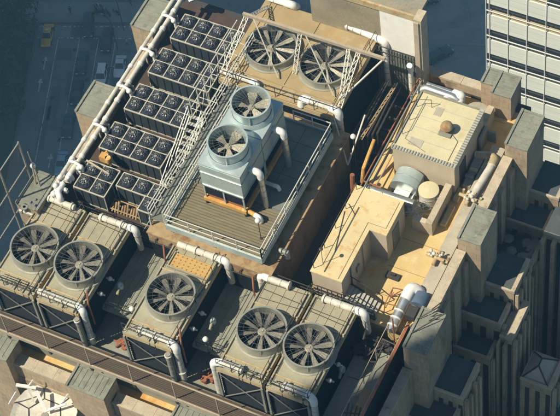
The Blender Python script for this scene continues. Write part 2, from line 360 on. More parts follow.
# tall recessed window slots between the piers
def slots(axis, at, spans, z0, z1, wdt=.5):
    for a in spans:
        mb = MB()
        if axis == 'x': mb.box(at, at + .03, a, a + wdt, z0, z1)
        else: mb.box(a, a + wdt, at - .03, at, z0, z1)
        mb.build('window', M['glass'], bld)
slots('x', 12.53, (4.2, 5.5, 6.9, -3.8, -2.2, -.6), -60, -.9)
slots('y', -15.11, (-11.4, -10, -8.8, -4.4, -2.9, -1.6), -60, -6.6)
mb = MB()
for a, b in ((3.5, 4.1), (4.8, 5.4), (6.1, 6.8), (7.6, 8.4), (-4.5, -3.9), (-3.2, -2.3), (-1.6, -.7), (.1, .7)): mb.box(12.61, 12.85, a, b, -60, .3)
mb.build('mullion_pier', M['stone'], bld)
# stepped buttress blocks below the right-hand piers
def setback(x0, x1, y0, y1, zt, zb=-75, side=.22, front=.1, ph=.2, fins=0, roof='setroof', wallm='stone'):
    mb = MB(); mb.box(x0, x1, y0, y1, zb, zt - .05); o = mb.build('setback_block', M[wallm], bld)
    mb = MB(); mb.box(x0, x1 - side, y0 + front, y1, zt - .048, zt); mb.build('setback_roof', M[roof], o)
    mb = MB(); mb.box(x1 - side, x1 + .04, y0 - .04, y1, zt - .046, zt + ph); mb.box(x0, x1 - side - .002, y0 - .04, y0 + front, zt - .046, zt + ph * .6)
    mb.build('parapet', M['coping'], o)
    n_ = int((y1 - y0) / .62)      # upright ribs on the flank
    if n_ >= 2:
        mb = MB(); st_ = (y1 - y0) / n_
        for i in range(n_): mb.box(x1 + .042, x1 + .26, y0 + (i + .1) * st_, y0 + (i + .5) * st_, zb, zt - .35 - .5 * (i % 2))
        mb.build('flank_rib', M['stone'], o); mb = MB()
        for i in range(n_): mb.box(x1 + .001, x1 + .02, y0 + (i + .54) * st_, y0 + (i + .96) * st_, zb, zt - .8)
        mb.build('flank_window', M['darkpipe'], o)
    if not fins and x1 - x0 > 1.5:
        mb = MB(); k = 3; st_ = (x1 - x0) / k
        for i in range(k): mb.box(x0 + (i + .5) * st_, x0 + (i + .92) * st_, y0 - .03, y0 - .001, zb, zt - .9)
        mb.build('front_window', M['darkpipe'], o)
    if fins:
        wd = (x1 - x0) / fins; mb = MB(); g_ = MB()
        for i in range(fins):
            mb.box(x0 + i * wd, x0 + i * wd + wd * .38, y0 - .55, y0 - .002, zb, zt - .25)
            g_.box(x0 + i * wd + wd * .38 + .004, x0 + (i + 1) * wd - .004, y0 - .05, y0 - .003, zb, zt - .6)
        mb.build('fin', M['stone'], o); g_.build('window', M['darkpipe'], o)
    return o
for y0 in (-7.5, .8, 8.5):
    setback(13.63, 15.6, y0 + .65, y0 + 3.3, -2.9)
    setback(12.62, 15.4, y0 - 1.1, y0 + .64, -4.4)
    setback(12.62, 15.2, y0 - 2.5, y0 - 1.12, -6.6)
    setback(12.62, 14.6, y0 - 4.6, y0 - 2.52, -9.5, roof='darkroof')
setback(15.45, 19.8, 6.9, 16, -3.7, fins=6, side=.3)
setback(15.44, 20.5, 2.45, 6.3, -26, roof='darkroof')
setback(15.44, 16.3, -.6, 2.4, -5.2, fins=2, side=.45, roof='ledge')
setback(17.02, 19.2, -.9, 1.4, -9.2, side=.25, roof='ledge')
setback(19.22, 23, -3.4, 3.4, -13, side=.5)
setback(15.44, 16.9, -9.5, -3.6, -12.5, side=.25, fins=3)
# rubble-strewn membrane on the low roof between two piers
mb = MB()
for i in range(46):
    x, y = rnd.uniform(12.8, 15.0), rnd.uniform(4.3, 7.2); s_ = rnd.uniform(.08, .4)
    mb.lathe((x, y, -5.6), [(.001, .0), (s_, 0), (s_ * .7, s_ * .3), (.001, s_ * .35)], 7)
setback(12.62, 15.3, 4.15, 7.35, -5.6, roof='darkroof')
tag(mb.build('torn_roofing', M['greendeck']), 'scraps of torn pale roofing scattered on the dark low roof between two right-hand piers', 'debris')
# hipped roof light on the stepped block
t = thing('roof_light', 'pale hipped roof light with dark ribs on a stepped block at lower right', 'skylight', (18.05, .3, -9.2))
b0 = [(17.1, -.75, -9.18), (18.85, -.75, -9.18), (18.85, 1.3, -9.18), (17.1, 1.3, -9.18)]; ap = [(17.95, .0, -8.35), (17.95, .6, -8.35)]
mb = MB(); mb.add(b0 + ap, [(0, 1, 4), (1, 2, 5, 4), (2, 3, 5), (3, 0, 4, 5), (3, 2, 1, 0)]); mb.build('glazing', M['ledge'], t, smooth=False)
mb = MB()
for a, b in ((0, 4), (1, 4), (2, 5), (3, 5)): mb.bar(b0[a], ap[b - 4], .09)
mb.bar(ap[0], ap[1], .09); mb.build('rib', M['darkpipe'], t)

# ------------------------------------------------------------------ pale office block beyond
WY = 55.; WX = P(485.6, 20, -45).x
def z_at(px, py, y=WY):
    r = CR * ((px - 280) / FPX) - CU * ((py - 208) / FPX) + CF; q = CAM + r * ((y - CAM.y) / r.y); return q.x, q.z
wx0, wz0 = z_at(486.5, 9.4); wz1 = z_at(486.5, 34.4)[1]; fl = wz0 - wz1
bx = [z_at(x, 20)[0] for x in (486, 489.3, 508, 527, 546.2)]; bay = (bx[4] - bx[1]) / 3
wb = thing('office_block', 'pale modern office block with white mullions and dark ribbon windows at upper right', 'building', (wx0 + 12, WY + 8, GZ))
mb = MB(); mb.box(wx0, wx0 + 26, WY + .3, WY + 18, GZ, wz0 + 2 * fl); mb.build('wall', M['spandrel'], wb)
xs = [bx[0], bx[1]] + [bx[1] + bay * i for i in range(1, 9)]
sp = MB()
for k in range(-2, 13):
    z = wz0 - k * fl            # the white sill line
    sp.box(wx0, xs[-1], WY + .02, WY + .3, z - fl + .25 * fl, z - .18 * fl)
    if k < 9:
        for i in range(len(xs) - 1):
            if k < -1 and i > 6: continue
            mb = MB(); mb.box(xs[i] + .04, xs[i + 1] - .04, WY + .2, WY + .296, z + .02, z + .25 * fl)
            o = mb.build('window', M['glass'], wb)
            mb = MB(); mb.box(xs[i] + .04, xs[i + 1] - .04, WY + .15, WY + .25, z - .18 * fl, z - .02 * fl)
            mb.build('lower_light', M['blind'] if (k == 0 and i > 0) or rnd.random() < .12 else M['glass'], o)
o = sp.build('spandrel', M['spandrel'], wb)
mb = MB()
for k in range(-2, 13):
    z = wz0 - k * fl
    for q in (.42, .64): mb.box(wx0, xs[-1], WY + .008, WY + .018, z - fl + q * fl, z - fl + q * fl + .03)
mb.build('panel_joint', M['flash'], o)
mb = MB()
for x in xs: mb.box(x - .035, x + .035, WY - .06, WY + .015, -150, wz0 + 2 * fl)
mb.build('mullion', M['mullion'], wb)
mb = MB()
for k in range(-2, 13): mb.box(wx0, xs[-1], WY - .1, WY - .002, wz0 - k * fl - .04, wz0 - k * fl + .04)
mb.build('sill', M['mullion'], wb)

def roots(): return {o.name for o in bpy.data.objects if o.parent is None}
def shift_new(before, dz):
    '''settle everything built since on its true level'''
    for n in roots() - before: o = bpy.data.objects[n]; o.location = Vector(o.location) + Vector((-.377 * -dz, .565 * -dz, dz))
mb = MB(); mb.box(-14.0, 11.9, -13.3, -5.9, -5.198, -2.1); mb.build('plant_floor', M['greendeck'], bld)
mark = roots()
# ================================================================== PLANT: big fan towers
def fan_unit(t, c, r, h, ringm='ring', nb=8, bladem='blade', wires=30, rot=0., flare=.1, bw=.34, well_shade=True):
    """ring > wires, fan hub > blades; c is the centre on the deck"""
    x, y, z = c
    mb = MB(); mb.lathe((x, y, z), [(r + flare + .12, .0), (r + flare + .12, .05), (r + flare, .07), (r + .02, h * .5), (r + .02, h - .07), (r + .07, h - .06), (r + .07, h), (r - .04, h), (r - .04, .0)], 48)
    ring = mb.build('fan_ring', M[ringm], t)
    mb = MB()
    for k in range(4):
        a = k * math.pi / 2 + .4; mb.bar((x + (r + .03) * math.cos(a), y + (r + .03) * math.sin(a), z + .05), (x + (r + .03) * math.cos(a), y + (r + .03) * math.sin(a), z + h - .05), .07)
    mb.build('ring_rib', M[ringm], ring)
    if well_shade:
        mb = MB(); mb.drum((x, y, z + .004), r - .05, .01, 40); mb.build('fan_well_shade', M['black'], t)  # deck is solid: a black disc paints the darkness of the well
    zf = z + h * .45
    mb = MB(); mb.lathe((x, y, zf - .1), [(.001, -.1), (r * .17, -.1), (r * .19, .12), (r * .15, .19), (.001, .21)], 20)
    mb.drum((x, y, zf + .11), r * .06, .05, 10)
    for k in range(6):
        a = k * math.pi / 3; mb.ball((x + r * .11 * math.cos(a), y + r * .11 * math.sin(a), zf + .1), .03, 6)
    hub = mb.build('fan', M['hub'], t)
    for k in range(nb):
        a = rot + 2 * math.pi * k / nb; ca, sa = math.cos(a), math.sin(a); vs = []
        for i in range(7):
            u = i / 6; rr = r * (.16 + .79 * u); wd = bw * r * (.22 + .62 * u ** .8 if u < .85 else .70 - (u - .85) * .9) * .62
            tw = R(34 - 22 * u)
            for s_ in (-1, 1):
                for dz in (-.012, .012):
                    q = s_ * wd / 2 * (1 if s_ < 0 else 1)
                    lx, ly, lz = rr, q * math.cos(tw), q * math.sin(tw) + dz
                    vs.append((x + lx * ca - ly * sa, y + lx * sa + ly * ca, zf + lz))
        fs = []
        for i in range(6):
            o = i * 4; fs += [(o, o + 4, o + 6, o + 2), (o + 1, o + 3, o + 7, o + 5), (o, o + 1, o + 5, o + 4), (o + 2, o + 6, o + 7, o + 3)]
        fs += [(0, 2, 3, 1), (24, 25, 27, 26)]
        mb = MB(); mb.add(vs, fs); mb.build('blade', M[bladem], hub)
    mb = MB()
    for k in range(wires):
        a = 2 * math.pi * (k + .5) / wires
        mb.bar((x + r * .14 * math.cos(a), y + r * .14 * math.sin(a), z + h - .03), (x + r * math.cos(a), y + r * math.sin(a), z + h - .02), .011)
    for q in (.45, .75): 
        mb.tube([(x + r * q * math.cos(2 * math.pi * k / 24), y + r * q * math.sin(2 * math.pi * k / 24), z + h - .025) for k in range(25)], .006, 4)
    mb.build('fan_guard', M['wire'], t)

def clutter(mb, x0, x1, y0, y1, z, n, smax=.3):
    for _ in range(n):
        x, y = rnd.uniform(x0, x1), rnd.uniform(y0, y1); a, b, c = rnd.uniform(.05, smax), rnd.uniform(.05, smax), rnd.uniform(.05, smax * .8)
        if rnd.random() < .35: mb.drum((x, y, z), a * .5, c, 8)
        else: mb.box(x, x + a, y, y + b, z, z + c)
    return mb

def fan_tower(label, x0, x1, fx, fy, y0=-12.15, y1=-5.2, zt=.5, zb=-3.4, r=1.5, h=.8, rot=0., amber=False, right_open=True):
    t = thing('cooling_tower', label, 'cooling tower', ((x0 + x1) / 2, (y0 + y1) / 2, zb), 'wide fan towers along the front of the roof')
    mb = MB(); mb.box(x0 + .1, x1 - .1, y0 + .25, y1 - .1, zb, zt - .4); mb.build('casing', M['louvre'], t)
    mb = MB(); k = 13
    for i in range(k):
        z = zb + .25 + (zt - zb - .8) * i / k
        mb.prism_axis([(y0 + .08, z), (y0 + .11, z - .02), (y0 + .249, z + .12), (y0 + .249, z + .16)], x0 + .12, x1 - .12, 'x')
        mb.prism_axis([(x1 - .099, z + .16), (x1 - .099, z + .12), (x1 + .03, z - .02), (x1 + .05, z)], y0 + .3, y1 - .15, 'y')
    mb.build('louvre', M['louvre'], t)
    mb = MB(); mb.box(x0, x1, y0, y1, zt - .06, zt)
    d = mb.build('deck', M['towerdeck'], t)
    mb = MB()   # deck seams and raised strips
    for y in (y0 + .95, y1 - 1.95): mb.box(x0 + .02, x1 - .02, y - .05, y + .05, zt + .002, zt + .06)
    for i in range(5):
        x = x0 + .25 + (x1 - x0 - .5) * i / 4; mb.box(x - .012, x + .012, y1 - 1.88, y1 - .05, zt + .002, zt + .035); mb.box(x - .012, x + .012, y0 + .05, y0 + .88, zt + .002, zt + .035)
    mb.build('deck_seam', M['fascia'], d)
    mb = MB(); mb.box(x0, x1, y0 - .02, y0 + .1, zt - .42, zt - .062); mb.box(x1 - .1, x1 + .02, y0 + .102, y1, zt - .42, zt - .062); mb.box(x0, x0 + .1, y0 + .102, y1, zt - .42, zt - .062); mb.box(x0 + .1, x1 - .1, y1 - .1, y1, zt - .42, zt - .062)
    mb.build('fascia', M['fascia'], t)
    for x in (x0 + .06, x1 - .06): mb = MB(); mb.box(x - .07, x + .07, y0 - .1, y0 + .04, zb, zt - .425); mb.build('corner_post', M['greypipe'], t)
    mb = MB(); z0_, z1_ = zb + .3, zt - .6
    mb.bar((x0 + .1, y0 - .02, z0_), (x1 - .1, y0 - .02, z1_), .05); mb.bar((x1 - .1, y0 - .03, z0_ + .8), (x0 + .1, y0 - .03, z1_), .04); mb.build('brace', M['greypipe'], t)
    mb = MB(); mb.rail([(x1 - .05, y1 - .05, zt), (x1 - .05, y0 + .05, zt), (x0 + .05, y0 + .05, zt)], 1., 2, 1.1, .016); mb.build('railing', M['rail'], t)
    fan_unit(t, (fx, fy, zt), r, h, rot=rot, bw=.52, nb=9)
    if amber:
        mb = MB(); mb.box(x0 + .5, x1 - .2, y1 - 1.7, y1 - .65, zt + .003, zt + .14); o = mb.build('fill_tray', M['amber'], t); mb = MB()
        for i in range(8):
            for j in range(4): mb.drum((x0 + .7 + i * .33, y1 - 1.55 + j * .25, zt + .141), .05, .012, 6)
        mb.build('tray_hole', M['rust'], o)
        mb = MB(); mb.box(x0 + .42, x1 - .14, y1 - 1.78, y1 - 1.702, zt + .002, zt + .24); mb.box(x0 + .42, x0 + .495, y1 - 1.7, y1 - .62, zt + .002, zt + .24); mb.box(x1 - .195, x1 - .12, y1 - 1.7, y1 - .62, zt + .002, zt + .24); mb.build('tray_rim', M['towerdeck'], o)
    # small fittings on the side of the casing
    mb = MB()
    for y in (y0 + 2.2, y0 + 3.4): mb.ball((x1 + .28, y, zt - .75), .16, 8); mb.bar((x1, y, zt - .8), (x1 + .5, y + .1, zt - .95), .09)
    mb.build('valve', M['offwhite'], t)
    mb = MB(); clutter(mb, x0 + .2, x1 - .3, y0 + .12, y0 + .6, zt, 8, .2); mb.build('junction_box', M['greypipe'], t)
    mb = MB()
    for k in range(5):
        xa, xb = sorted((rnd.uniform(x0 + .1, x1 - .1), rnd.uniform(x0 + .1, x1 - .1))); ya = y0 + rnd.uniform(.15, .8)
        mb.tube([(xa, ya, zt + .05), (xb + .3, ya, zt + .05), (xb + .3, y0 + .02, zt + .05), (xb + .3, y0 - .06, zt - .6)], .025, 5)
    for k in range(3):
        ya = y1 - rnd.uniform(.1, 1.7); mb.tube([(x0 + .1, ya, zt + .05), (x1 - .2, ya + rnd.uniform(-.2, .2), zt + .05)], .022, 5)
    mb.tube([(x1 - .18, y0 + .3, zt + .07), (x1 - .18, y1 - .2, zt + .07)], .045, 6); mb.tube([(x0 + .14, y0 + .3, zt + .06), (x0 + .14, y1 - .2, zt + .06)], .03, 6)
    mb.build('conduit', M['rail'], t)
    return t
fan_tower('leftmost wide fan tower, its rear edge beside a white pipe with silver valve', -14.4, -11.26, -12.7, -9.12, rot=.1)
fan_tower('second wide fan tower from the left, ending at the shadowed gap', -11.0, -8.0, -9.5, -9.12, rot=.5)
fan_tower('lone middle fan tower with an amber perforated tray at its back', -4.85, -1.45, -3.04, -8.98, rot=.3, amber=True)
fan_tower('fan tower right of the corrugated deck, its rear pipe elbow turned left', 1.62, 4.74, 3.25, -9.02, rot=.15)
fan_tower('rightmost front fan tower beside the walkway in deep shadow', 4.98, 7.85, 6.37, -8.95, rot=.6)

# ------------------------------------------------------------------ pipes along the towers
def pipe(label, pts, r, m, group=None, elbow=None, name='pipe', rings=()):
    if elbow or rings:
        t = thing(name, label, 'pipe', pts[0], group)
        mb = MB(); mb.bend(pts, r, 12, r * 2.2); mb.build('pipe_run', M[m], t)
        for i in (elbow or ()):    # jacketed elbow: a fatter white bend
            a, b, c = V3(pts[i - 1]), V3(pts[i]), V3(pts[i + 1]); d = r * 2.6
            mb = MB(); mb.bend([b + (a - b).normalized() * d, b, b + (c - b).normalized() * d], r * 1.13, 12, r * 2.3); mb.build('elbow', M['white'], t)
        if r >= .16:
            mb = MB()
            for a, b in zip(pts, pts[1:]):
                a, b = V3(a), V3(b); L = (b - a).length
                for k in range(1, int(L / .62)):
                    p = a + (b - a).normalized() * k * .62; v = (b - a).normalized() * .018; mb.tube([p - v, p + v], r * 1.05, 12)
            if mb.v: mb.build('strap', M['greypipe'], t)
        for (i, u) in rings:
            a, b = V3(pts[i]), V3(pts[i + 1]); p = a.lerp(b, u); v = (b - a).normalized() * .05
            mb = MB(); mb.tube([p - v, p + v], r * 1.35, 12); mb.build('flange', M['offwhite'], t)
        return t
    mb = MB(); mb.bend(pts, r, 10, r * 2.2)
    return single(mb, name, M[m], label, 'pipe', group)
gf = 'insulated pipes on the front fan towers'
zp = .78
pipe('white front pipe with elbow dropping beside the second tower from the left', [(-11.0, -11.75, zp), (-8.1, -11.75, zp), (-7.75, -11.9, zp), (-7.75, -11.95, -3.2)], .2, 'offwhite', gf, elbow=(2,), rings=((0, .1), (2, .8)))
pipe('twin shadowed riser just left of the elbowed pipe at the second tower', [(-8.05, -12.35, .2), (-8.05, -12.35, -3.2)], .16, 'greypipe', gf, rings=((0, .05),))
pipe('white pipe with elbow dropping in front of the lone middle tower', [(-3.9, -11.8, zp), (-1.75, -11.8, zp), (-1.2, -11.95, zp), (-1.2, -12.0, -3.2)], .22, 'offwhite', gf, elbow=(2,), rings=((0, .1), (0, .55), (2, .75)))
pipe('twin grey riser left of the middle tower drop pipe', [(-1.6, -12.4, .3), (-1.6, -12.4, -3.2)], .17, 'greypipe', gf, rings=((0, .05),))
pipe('white pipe whose left elbow drops at the front of the tower beside the corrugated deck', [(3.3, -11.85, zp), (1.9, -11.85, zp), (1.4, -12.0, zp), (1.4, -12.05, -3.2)], .22, 'offwhite', gf, elbow=(2,), rings=((0, .15),))
pipe('white pipe with elbow dropping at the front of the rightmost tower', [(6.0, -11.8, zp), (7.6, -11.8, zp), (8.05, -11.95, zp), (8.05, -12.0, -3.2)], .22, 'offwhite', gf, elbow=(2,), rings=((0, .08), (0, .9)))
pipe('white pipe with silver valve behind the leftmost tower', [(-14.0, -5.4, zp), (-11.95, -5.4, zp)], .2, 'offwhite', gf, rings=((0, .1), (0, .9)))
pipe('white pipe with rear elbow behind the second tower from the left', [(-10.1, -5.4, zp), (-8.1, -5.4, zp), (-7.5, -5.4, zp), (-7.45, -5.4, -1.4)], .21, 'offwhite', gf, elbow=(2,), rings=((0, .08), (0, .8)))
pipe('white pipe behind the amber tray of the lone middle tower', [(-4.4, -5.4, .95), (-1.6, -5.4, .95), (-.95, -5.4, .95), (-.9, -5.4, -1.4)], .22, 'offwhite', gf, elbow=(2,), rings=((0, .45), (0, .9)))
pipe('white pipe with left rear elbow behind the tower beside the corrugated deck', [(3.4, -5.4, zp), (1.9, -5.4, zp), (1.35, -5.4, zp), (1.3, -5.4, -1.4)], .22, 'offwhite', gf, elbow=(2,), rings=((0, .06),))
pipe('white pipe with rear elbow behind the rightmost front tower', [(5.6, -5.4, zp), (7.7, -5.4, zp), (8.4, -5.4, zp), (8.5, -5.4, -1.4)], .23, 'offwhite', gf, elbow=(2,), rings=((0, .05),))
mb = MB()
for i, (x, y) in enumerate(((-15.1, -6.3), (-14.7, -6.4), (-14.9, -6.0))): mb.ball((x + .4, y, zp), .2, 10); mb.tube([(x + .4, y, zp - .4), (x + .4, y, zp + .35)], .09)
single(mb, 'valve', M['silver'], 'silver valve cluster at the left end of the white pipe behind the leftmost tower', 'valve')
mb = MB(); mb.tube([(-15.4, -6.7, .3), (-14.4, -6.7, .3)], .16); mb.tube([(-14.9, -6.7, .3), (-14.9, -6.7, 1.)], .1); mb.drum((-14.9, -6.7, .95), .25, .05, 12)
single(mb, 'valve', M['greypipe'], 'dark grey valve with handwheel near the left fence behind the leftmost tower', 'valve')

# ------------------------------------------------------------------ corrugated decks between the towers
def low_deck(label, x0, x1, y0, y1, z=-1.95):
    t = thing('corrugated_deck', label, 'deck', ((x0 + x1) / 2, (y0 + y1) / 2, z - .3), 'corrugated decks between the front towers')
    mb = MB(); mb.box(x0, x1, y0, y1, z - .3, z); mb.build('deck_sheet', M['greendeck'], t)
    mb = MB(); n = int((x1 - x0) / .42)
    for i in range(n + 1): x = x0 + .05 + (x1 - x0 - .1) * i / n; mb.box(x - .02, x + .02, y0 + .01, y1 - .01, z + .001, z + .045)
    mb.build('deck_rib', M['greendeck'], t)
    mb = MB(); mb.rail([(x0 + .4, y1 - .1, z), (x1 - .4, y1 - .1, z)], 1., 2, 1.2, .018); mb.rail([(x0 + .3, y0 + .06, z), (x1 - .3, y0 + .06, z)], 1., 2, 1., .018); mb.build('railing', M['rail'], t)
    return t
low_deck('grey corrugated deck between the left tower pair and the lone middle tower', -7.95, -4.9, -10.0, -4.9)
low_deck('grey corrugated deck between the lone middle tower and the right tower pair', -1.38, 1.55, -10.2, -4.9)
# debris and gear in the gaps
for (x, y, lb) in ((-6.1, -11.2, 'heap of rusty pipe fittings on the low floor at the front of the left gap'), (.1, -11.3, 'heap of rusty pipe fittings on the low floor at the front of the middle gap')):
    mb = MB(); clutter(mb, x - .45, x + .45, y - .3, y + .3, -3.55, 9, .45); mb.tube([(x - .6, y, -3.4), (x + .6, y + .1, -3.35)], .07, 6); mb.tube([(x - .3, y - .35, -3.45), (x + .2, y + .4, -3.3)], .09, 6)
    single(mb, 'pipe_fittings', M['rust'], lb, 'fittings')
LP = P(258, 222, 5.3) - Vector((.565, -.847, 0)); LQ = P(354.5, 149.5, 1.8) - Vector((.565, -.847, 0))   # this block is settled 1.5 m higher below
for i, (x, y, z, lb) in enumerate(((-5.35, -10.2, -1.9, 'white globe lamp on a short post at the front of the left corrugated deck'), (-.1, -10.35, -1.9, 'white globe lamp on a short post at the front of the right corrugated deck'), (LP.x, LP.y, 1.93, 'white globe lamp on a pole at the front right platform corner'), (LQ.x, LQ.y, -3.0, 'white globe lamp on a bent pole in the dark pit'))):
    t = thing('globe_lamp', lb, 'lamp', (x, y, z)); hh = (1.6, 1.6, 1.9, 4.6)[i]
    mb = MB(); mb.tube([(x, y, z), (x, y, z + hh)], .03, 6); mb.drum((x, y, z), .1, .04, 8); mb.build('post', M['rail'], t)
    mb = MB(); mb.ball((x, y, z + hh + .13), .19, 12); mb.build('globe', M['white'], t)
for i, (x, y, lb) in enumerate(((-4.75, -6.6, 'rust red standpipe at the left rear corner of the lone middle tower'), (1.45, -6.55, 'rust red standpipe by the rear elbow of the tower beside the corrugated deck'), (-1.0, -11.6, 'rust red standpipe at the front right of the lone middle tower'), (-7.6, -11.4, 'rust red standpipe at the front right of the second tower from the left'))):
    pipe(lb, [(x, y, -1.6), (x, y, .9), (x - .25, y + .5, 1.5)], .06, 'rust', 'rust red standpipes between the front towers')
for i, (x, lb) in enumerate(((-7.2, 'leftmost'), (-.6, 'middle'), (8.25, 'rightmost'))):
    t = thing('spray_valve', ('bluish valve drum with a cream spout hanging in the left gap', 'bluish valve drum with a cream spout hanging in the middle gap', 'bluish valve drum with a cream spout hanging beside the rightmost tower')[i], 'valve', (x, -8.6, -1.2))
    mb = MB(); mb.lathe((x, -8.6, -1.2), [(.001, 0), (.2, 0), (.22, .3), (.14, .42), (.001, .45)], 12); mb.build('drum', M['galvpaint'], t)
    mb = MB(); mb.tube([(x, -8.75, -1.), (x + .1, -9.2, -1.1)], .1, 8); mb.build('spout', M['towerdeck'], t)

# ------------------------------------------------------------------ front catwalk
t = thing('catwalk', 'long brown plank catwalk with beige rails along the roof front', 'catwalk', (-4, -12.9, -3.2))
mb = MB()
for i in range(10):
    y = -13.42 + i * .118; mb.box(-18, 11.5, y, y + .085, -3.12 + rnd.uniform(-.006, .006), -3.06)
mb.build('planks', M['plank'], t)
mb = MB(); mb.box(-18, 11.5, -13.56, -13.45, -3.3, -3.0); mb.box(-18, 11.5, -12.25, -12.19, -3.3, -3.1); mb.build('edge_beam', M['railbeige'], t)
mb = MB(); mb.box(-18, 11.5, -13.54, -13.46, -.84, -.76); mb.build('top_rail', M['railbeige'], t)
x = -16.2
while x < 11.5:
    mb = MB(); mb.box(x - .03, x + .03, -13.53, -13.47, -2.998, -.842); mb.build('post', M['railbeige'], t)
    mb = MB(); mb.bar((x, -13.5, -3.3), (x, -13.45, -3.75), .16); mb.build('bracket', M['darkpipe'], t); x += 3.05

# ------------------------------------------------------------------ right-hand walkway beside the towers
t = thing('walkway', 'tan sheet walkway with thin rails right of the rightmost front tower', 'walkway', (9.8, -9, -1.5))
mb = MB(); mb.box(8.2, 9.94, -12.2, -6.8, -2.4, -2.1); mb.build('lower_sheet', M['greendeck'], t)
mb = MB(); mb.box(9.95, 10.85, -12.2, -6.5, -1.5, -1.2); mb.build('deck_sheet', M['greendeck'], t)
mb = MB(); mb.box(9.95, 10.84, -12.15, -9.2, -1.198, -1.16); mb.build('edge_sheet', M['rustroof'], t)
mb = MB(); mb.rail([(9.85, -12.6, -1.2), (9.85, -5.2, -1.2)], 1.3, 1, 1.9, .02); mb.rail([(10.88, -12.6, -1.2), (10.88, -4.6, -1.2)], 1.3, 2, 1.9, .022); mb.build('railing', M['railbeige'], t)
mb = MB(); mb.box(8.2, 10.85, -12.3, -12.1, -3.4, -1.51); mb.build('support_wall', M['louvre'], t)
mb = MB()
for k in range(4): mb.bar((9.9 + .25 * k, -11.9, -1.15), (10.0 + .2 * k, -11.2 + .1 * k, .4 - .2 * k), .07)
mb.bar((9.7, -11.6, -.3), (10.9, -11.2, -.3), .08); mb.bar((9.7, -12.0, -1.1), (10.9, -12.0, .3), .08)
single(mb, 'angle_iron_stand', M['darkpipe'], 'dark angle-iron frame standing on the near end of the tan walkway', 'frame')
t = thing('louvre_screen', 'dark louvred screen wall along the right edge of the tan walkway', 'screen wall', (10.95, -9, -3.4))
mb = MB(); mb.box(10.93, 11.05, -12.6, -4.7, -3.4, .1); mb.build('screen_sheet', M['louvre'], t)
mb = MB(); mb.box(10.9, 11.08, -12.6, -4.7, .102, .16); mb.build('screen_cap', M['rust'], t)
mb = MB()
for i in range(34):
    a_ = Vector((rnd.uniform(8.3, 10.8), rnd.uniform(-6.9, -5.6), rnd.uniform(-3.2, -1.6))); mb.tube([a_, a_ + Vector((rnd.uniform(-1, 1), rnd.uniform(-.6, .6), rnd.uniform(0, .8))), a_ + Vector((rnd.uniform(-1, 1), rnd.uniform(-.5, .5), rnd.uniform(.3, 1.3)))], rnd.uniform(.03, .09), 6)
for i in range(9): clutter(mb, 8.3, 10.6, -6.8, -5.6, rnd.uniform(-2.4, -1.4), 2, .6)
single(mb, 'pipework', M['darkpipe'], 'dark jumble of pipes between the rightmost front tower and the sunlit roof', 'pipework')
pipe('thick dark pipe running in the trough right of the tan walkway', [(11.45, -13.0, -2.6), (11.45, -4.2, -2.6)], .4, 'darkpipe')
pipe('thin dark cable sagging over the tan walkway', [(9.3, -9.8, .9), (9.7, -9.2, -.3), (10.0, -8.0, -.9), (10.2, -6.6, .2)], .03, 'rail')

shift_new(mark, 1.5)
# ================================================================== PLANT: rear left condensers
ACZ = 2.5
def make_fan():
    """proto fan: shroud with domed guard of curved ribs"""
    mb = MB(); mb.lathe((0, 0, 0), [(.5, 0), (.49, .1), (.47, .16), (.43, .17), (.43, .02), (.001, .01)], 24); sh = mb.build('fan', M['acfan'])
    mb = MB(); n, k = 54, 9     # bulging rotor: nine scooped blades
    for i in range(k):
        q = i / (k - 1); r_ = .44 * math.sin(q * math.pi / 2) + .004
        for j in range(n):
            a = 2 * math.pi * j / n; lob = (math.sin(9 * (a + .9 * q)) * .5 + .5) ** 2
            z = .08 + .34 * math.cos(q * math.pi / 2) - .09 * lob * math.sin(q * math.pi)
            mb.v.append((r_ * math.cos(a), r_ * math.sin(a), z))
    mb.f += [((i + 1) * n + j, (i + 1) * n + (j + 1) % n, i * n + (j + 1) % n, i * n + j) for i in range(k - 1) for j in range(n)]
    d = mb.build('rotor', M['acdome'], sh, local=True)
    mb = MB(); mb.drum((0, 0, .40), .1, .04, 12)
    for q in (.2, .33): mb.tube([(q * math.cos(2 * math.pi * k / 20), q * math.sin(2 * math.pi * k / 20), .46 - .62 * q * q) for k in range(21)], .007, 4)
    for k in range(6):
        a = 2 * math.pi * k / 6; mb.tube([(q * math.cos(a), q * math.sin(a), .46 - .62 * q * q) for q in (.05, .2, .33, .46)], .007, 4)
    mb.build('guard', M['greypipe'], sh, local=True)
    return sh
fan_proto = make_fan()
first_fan = [True]
PX, PY = 1.13, 1.1
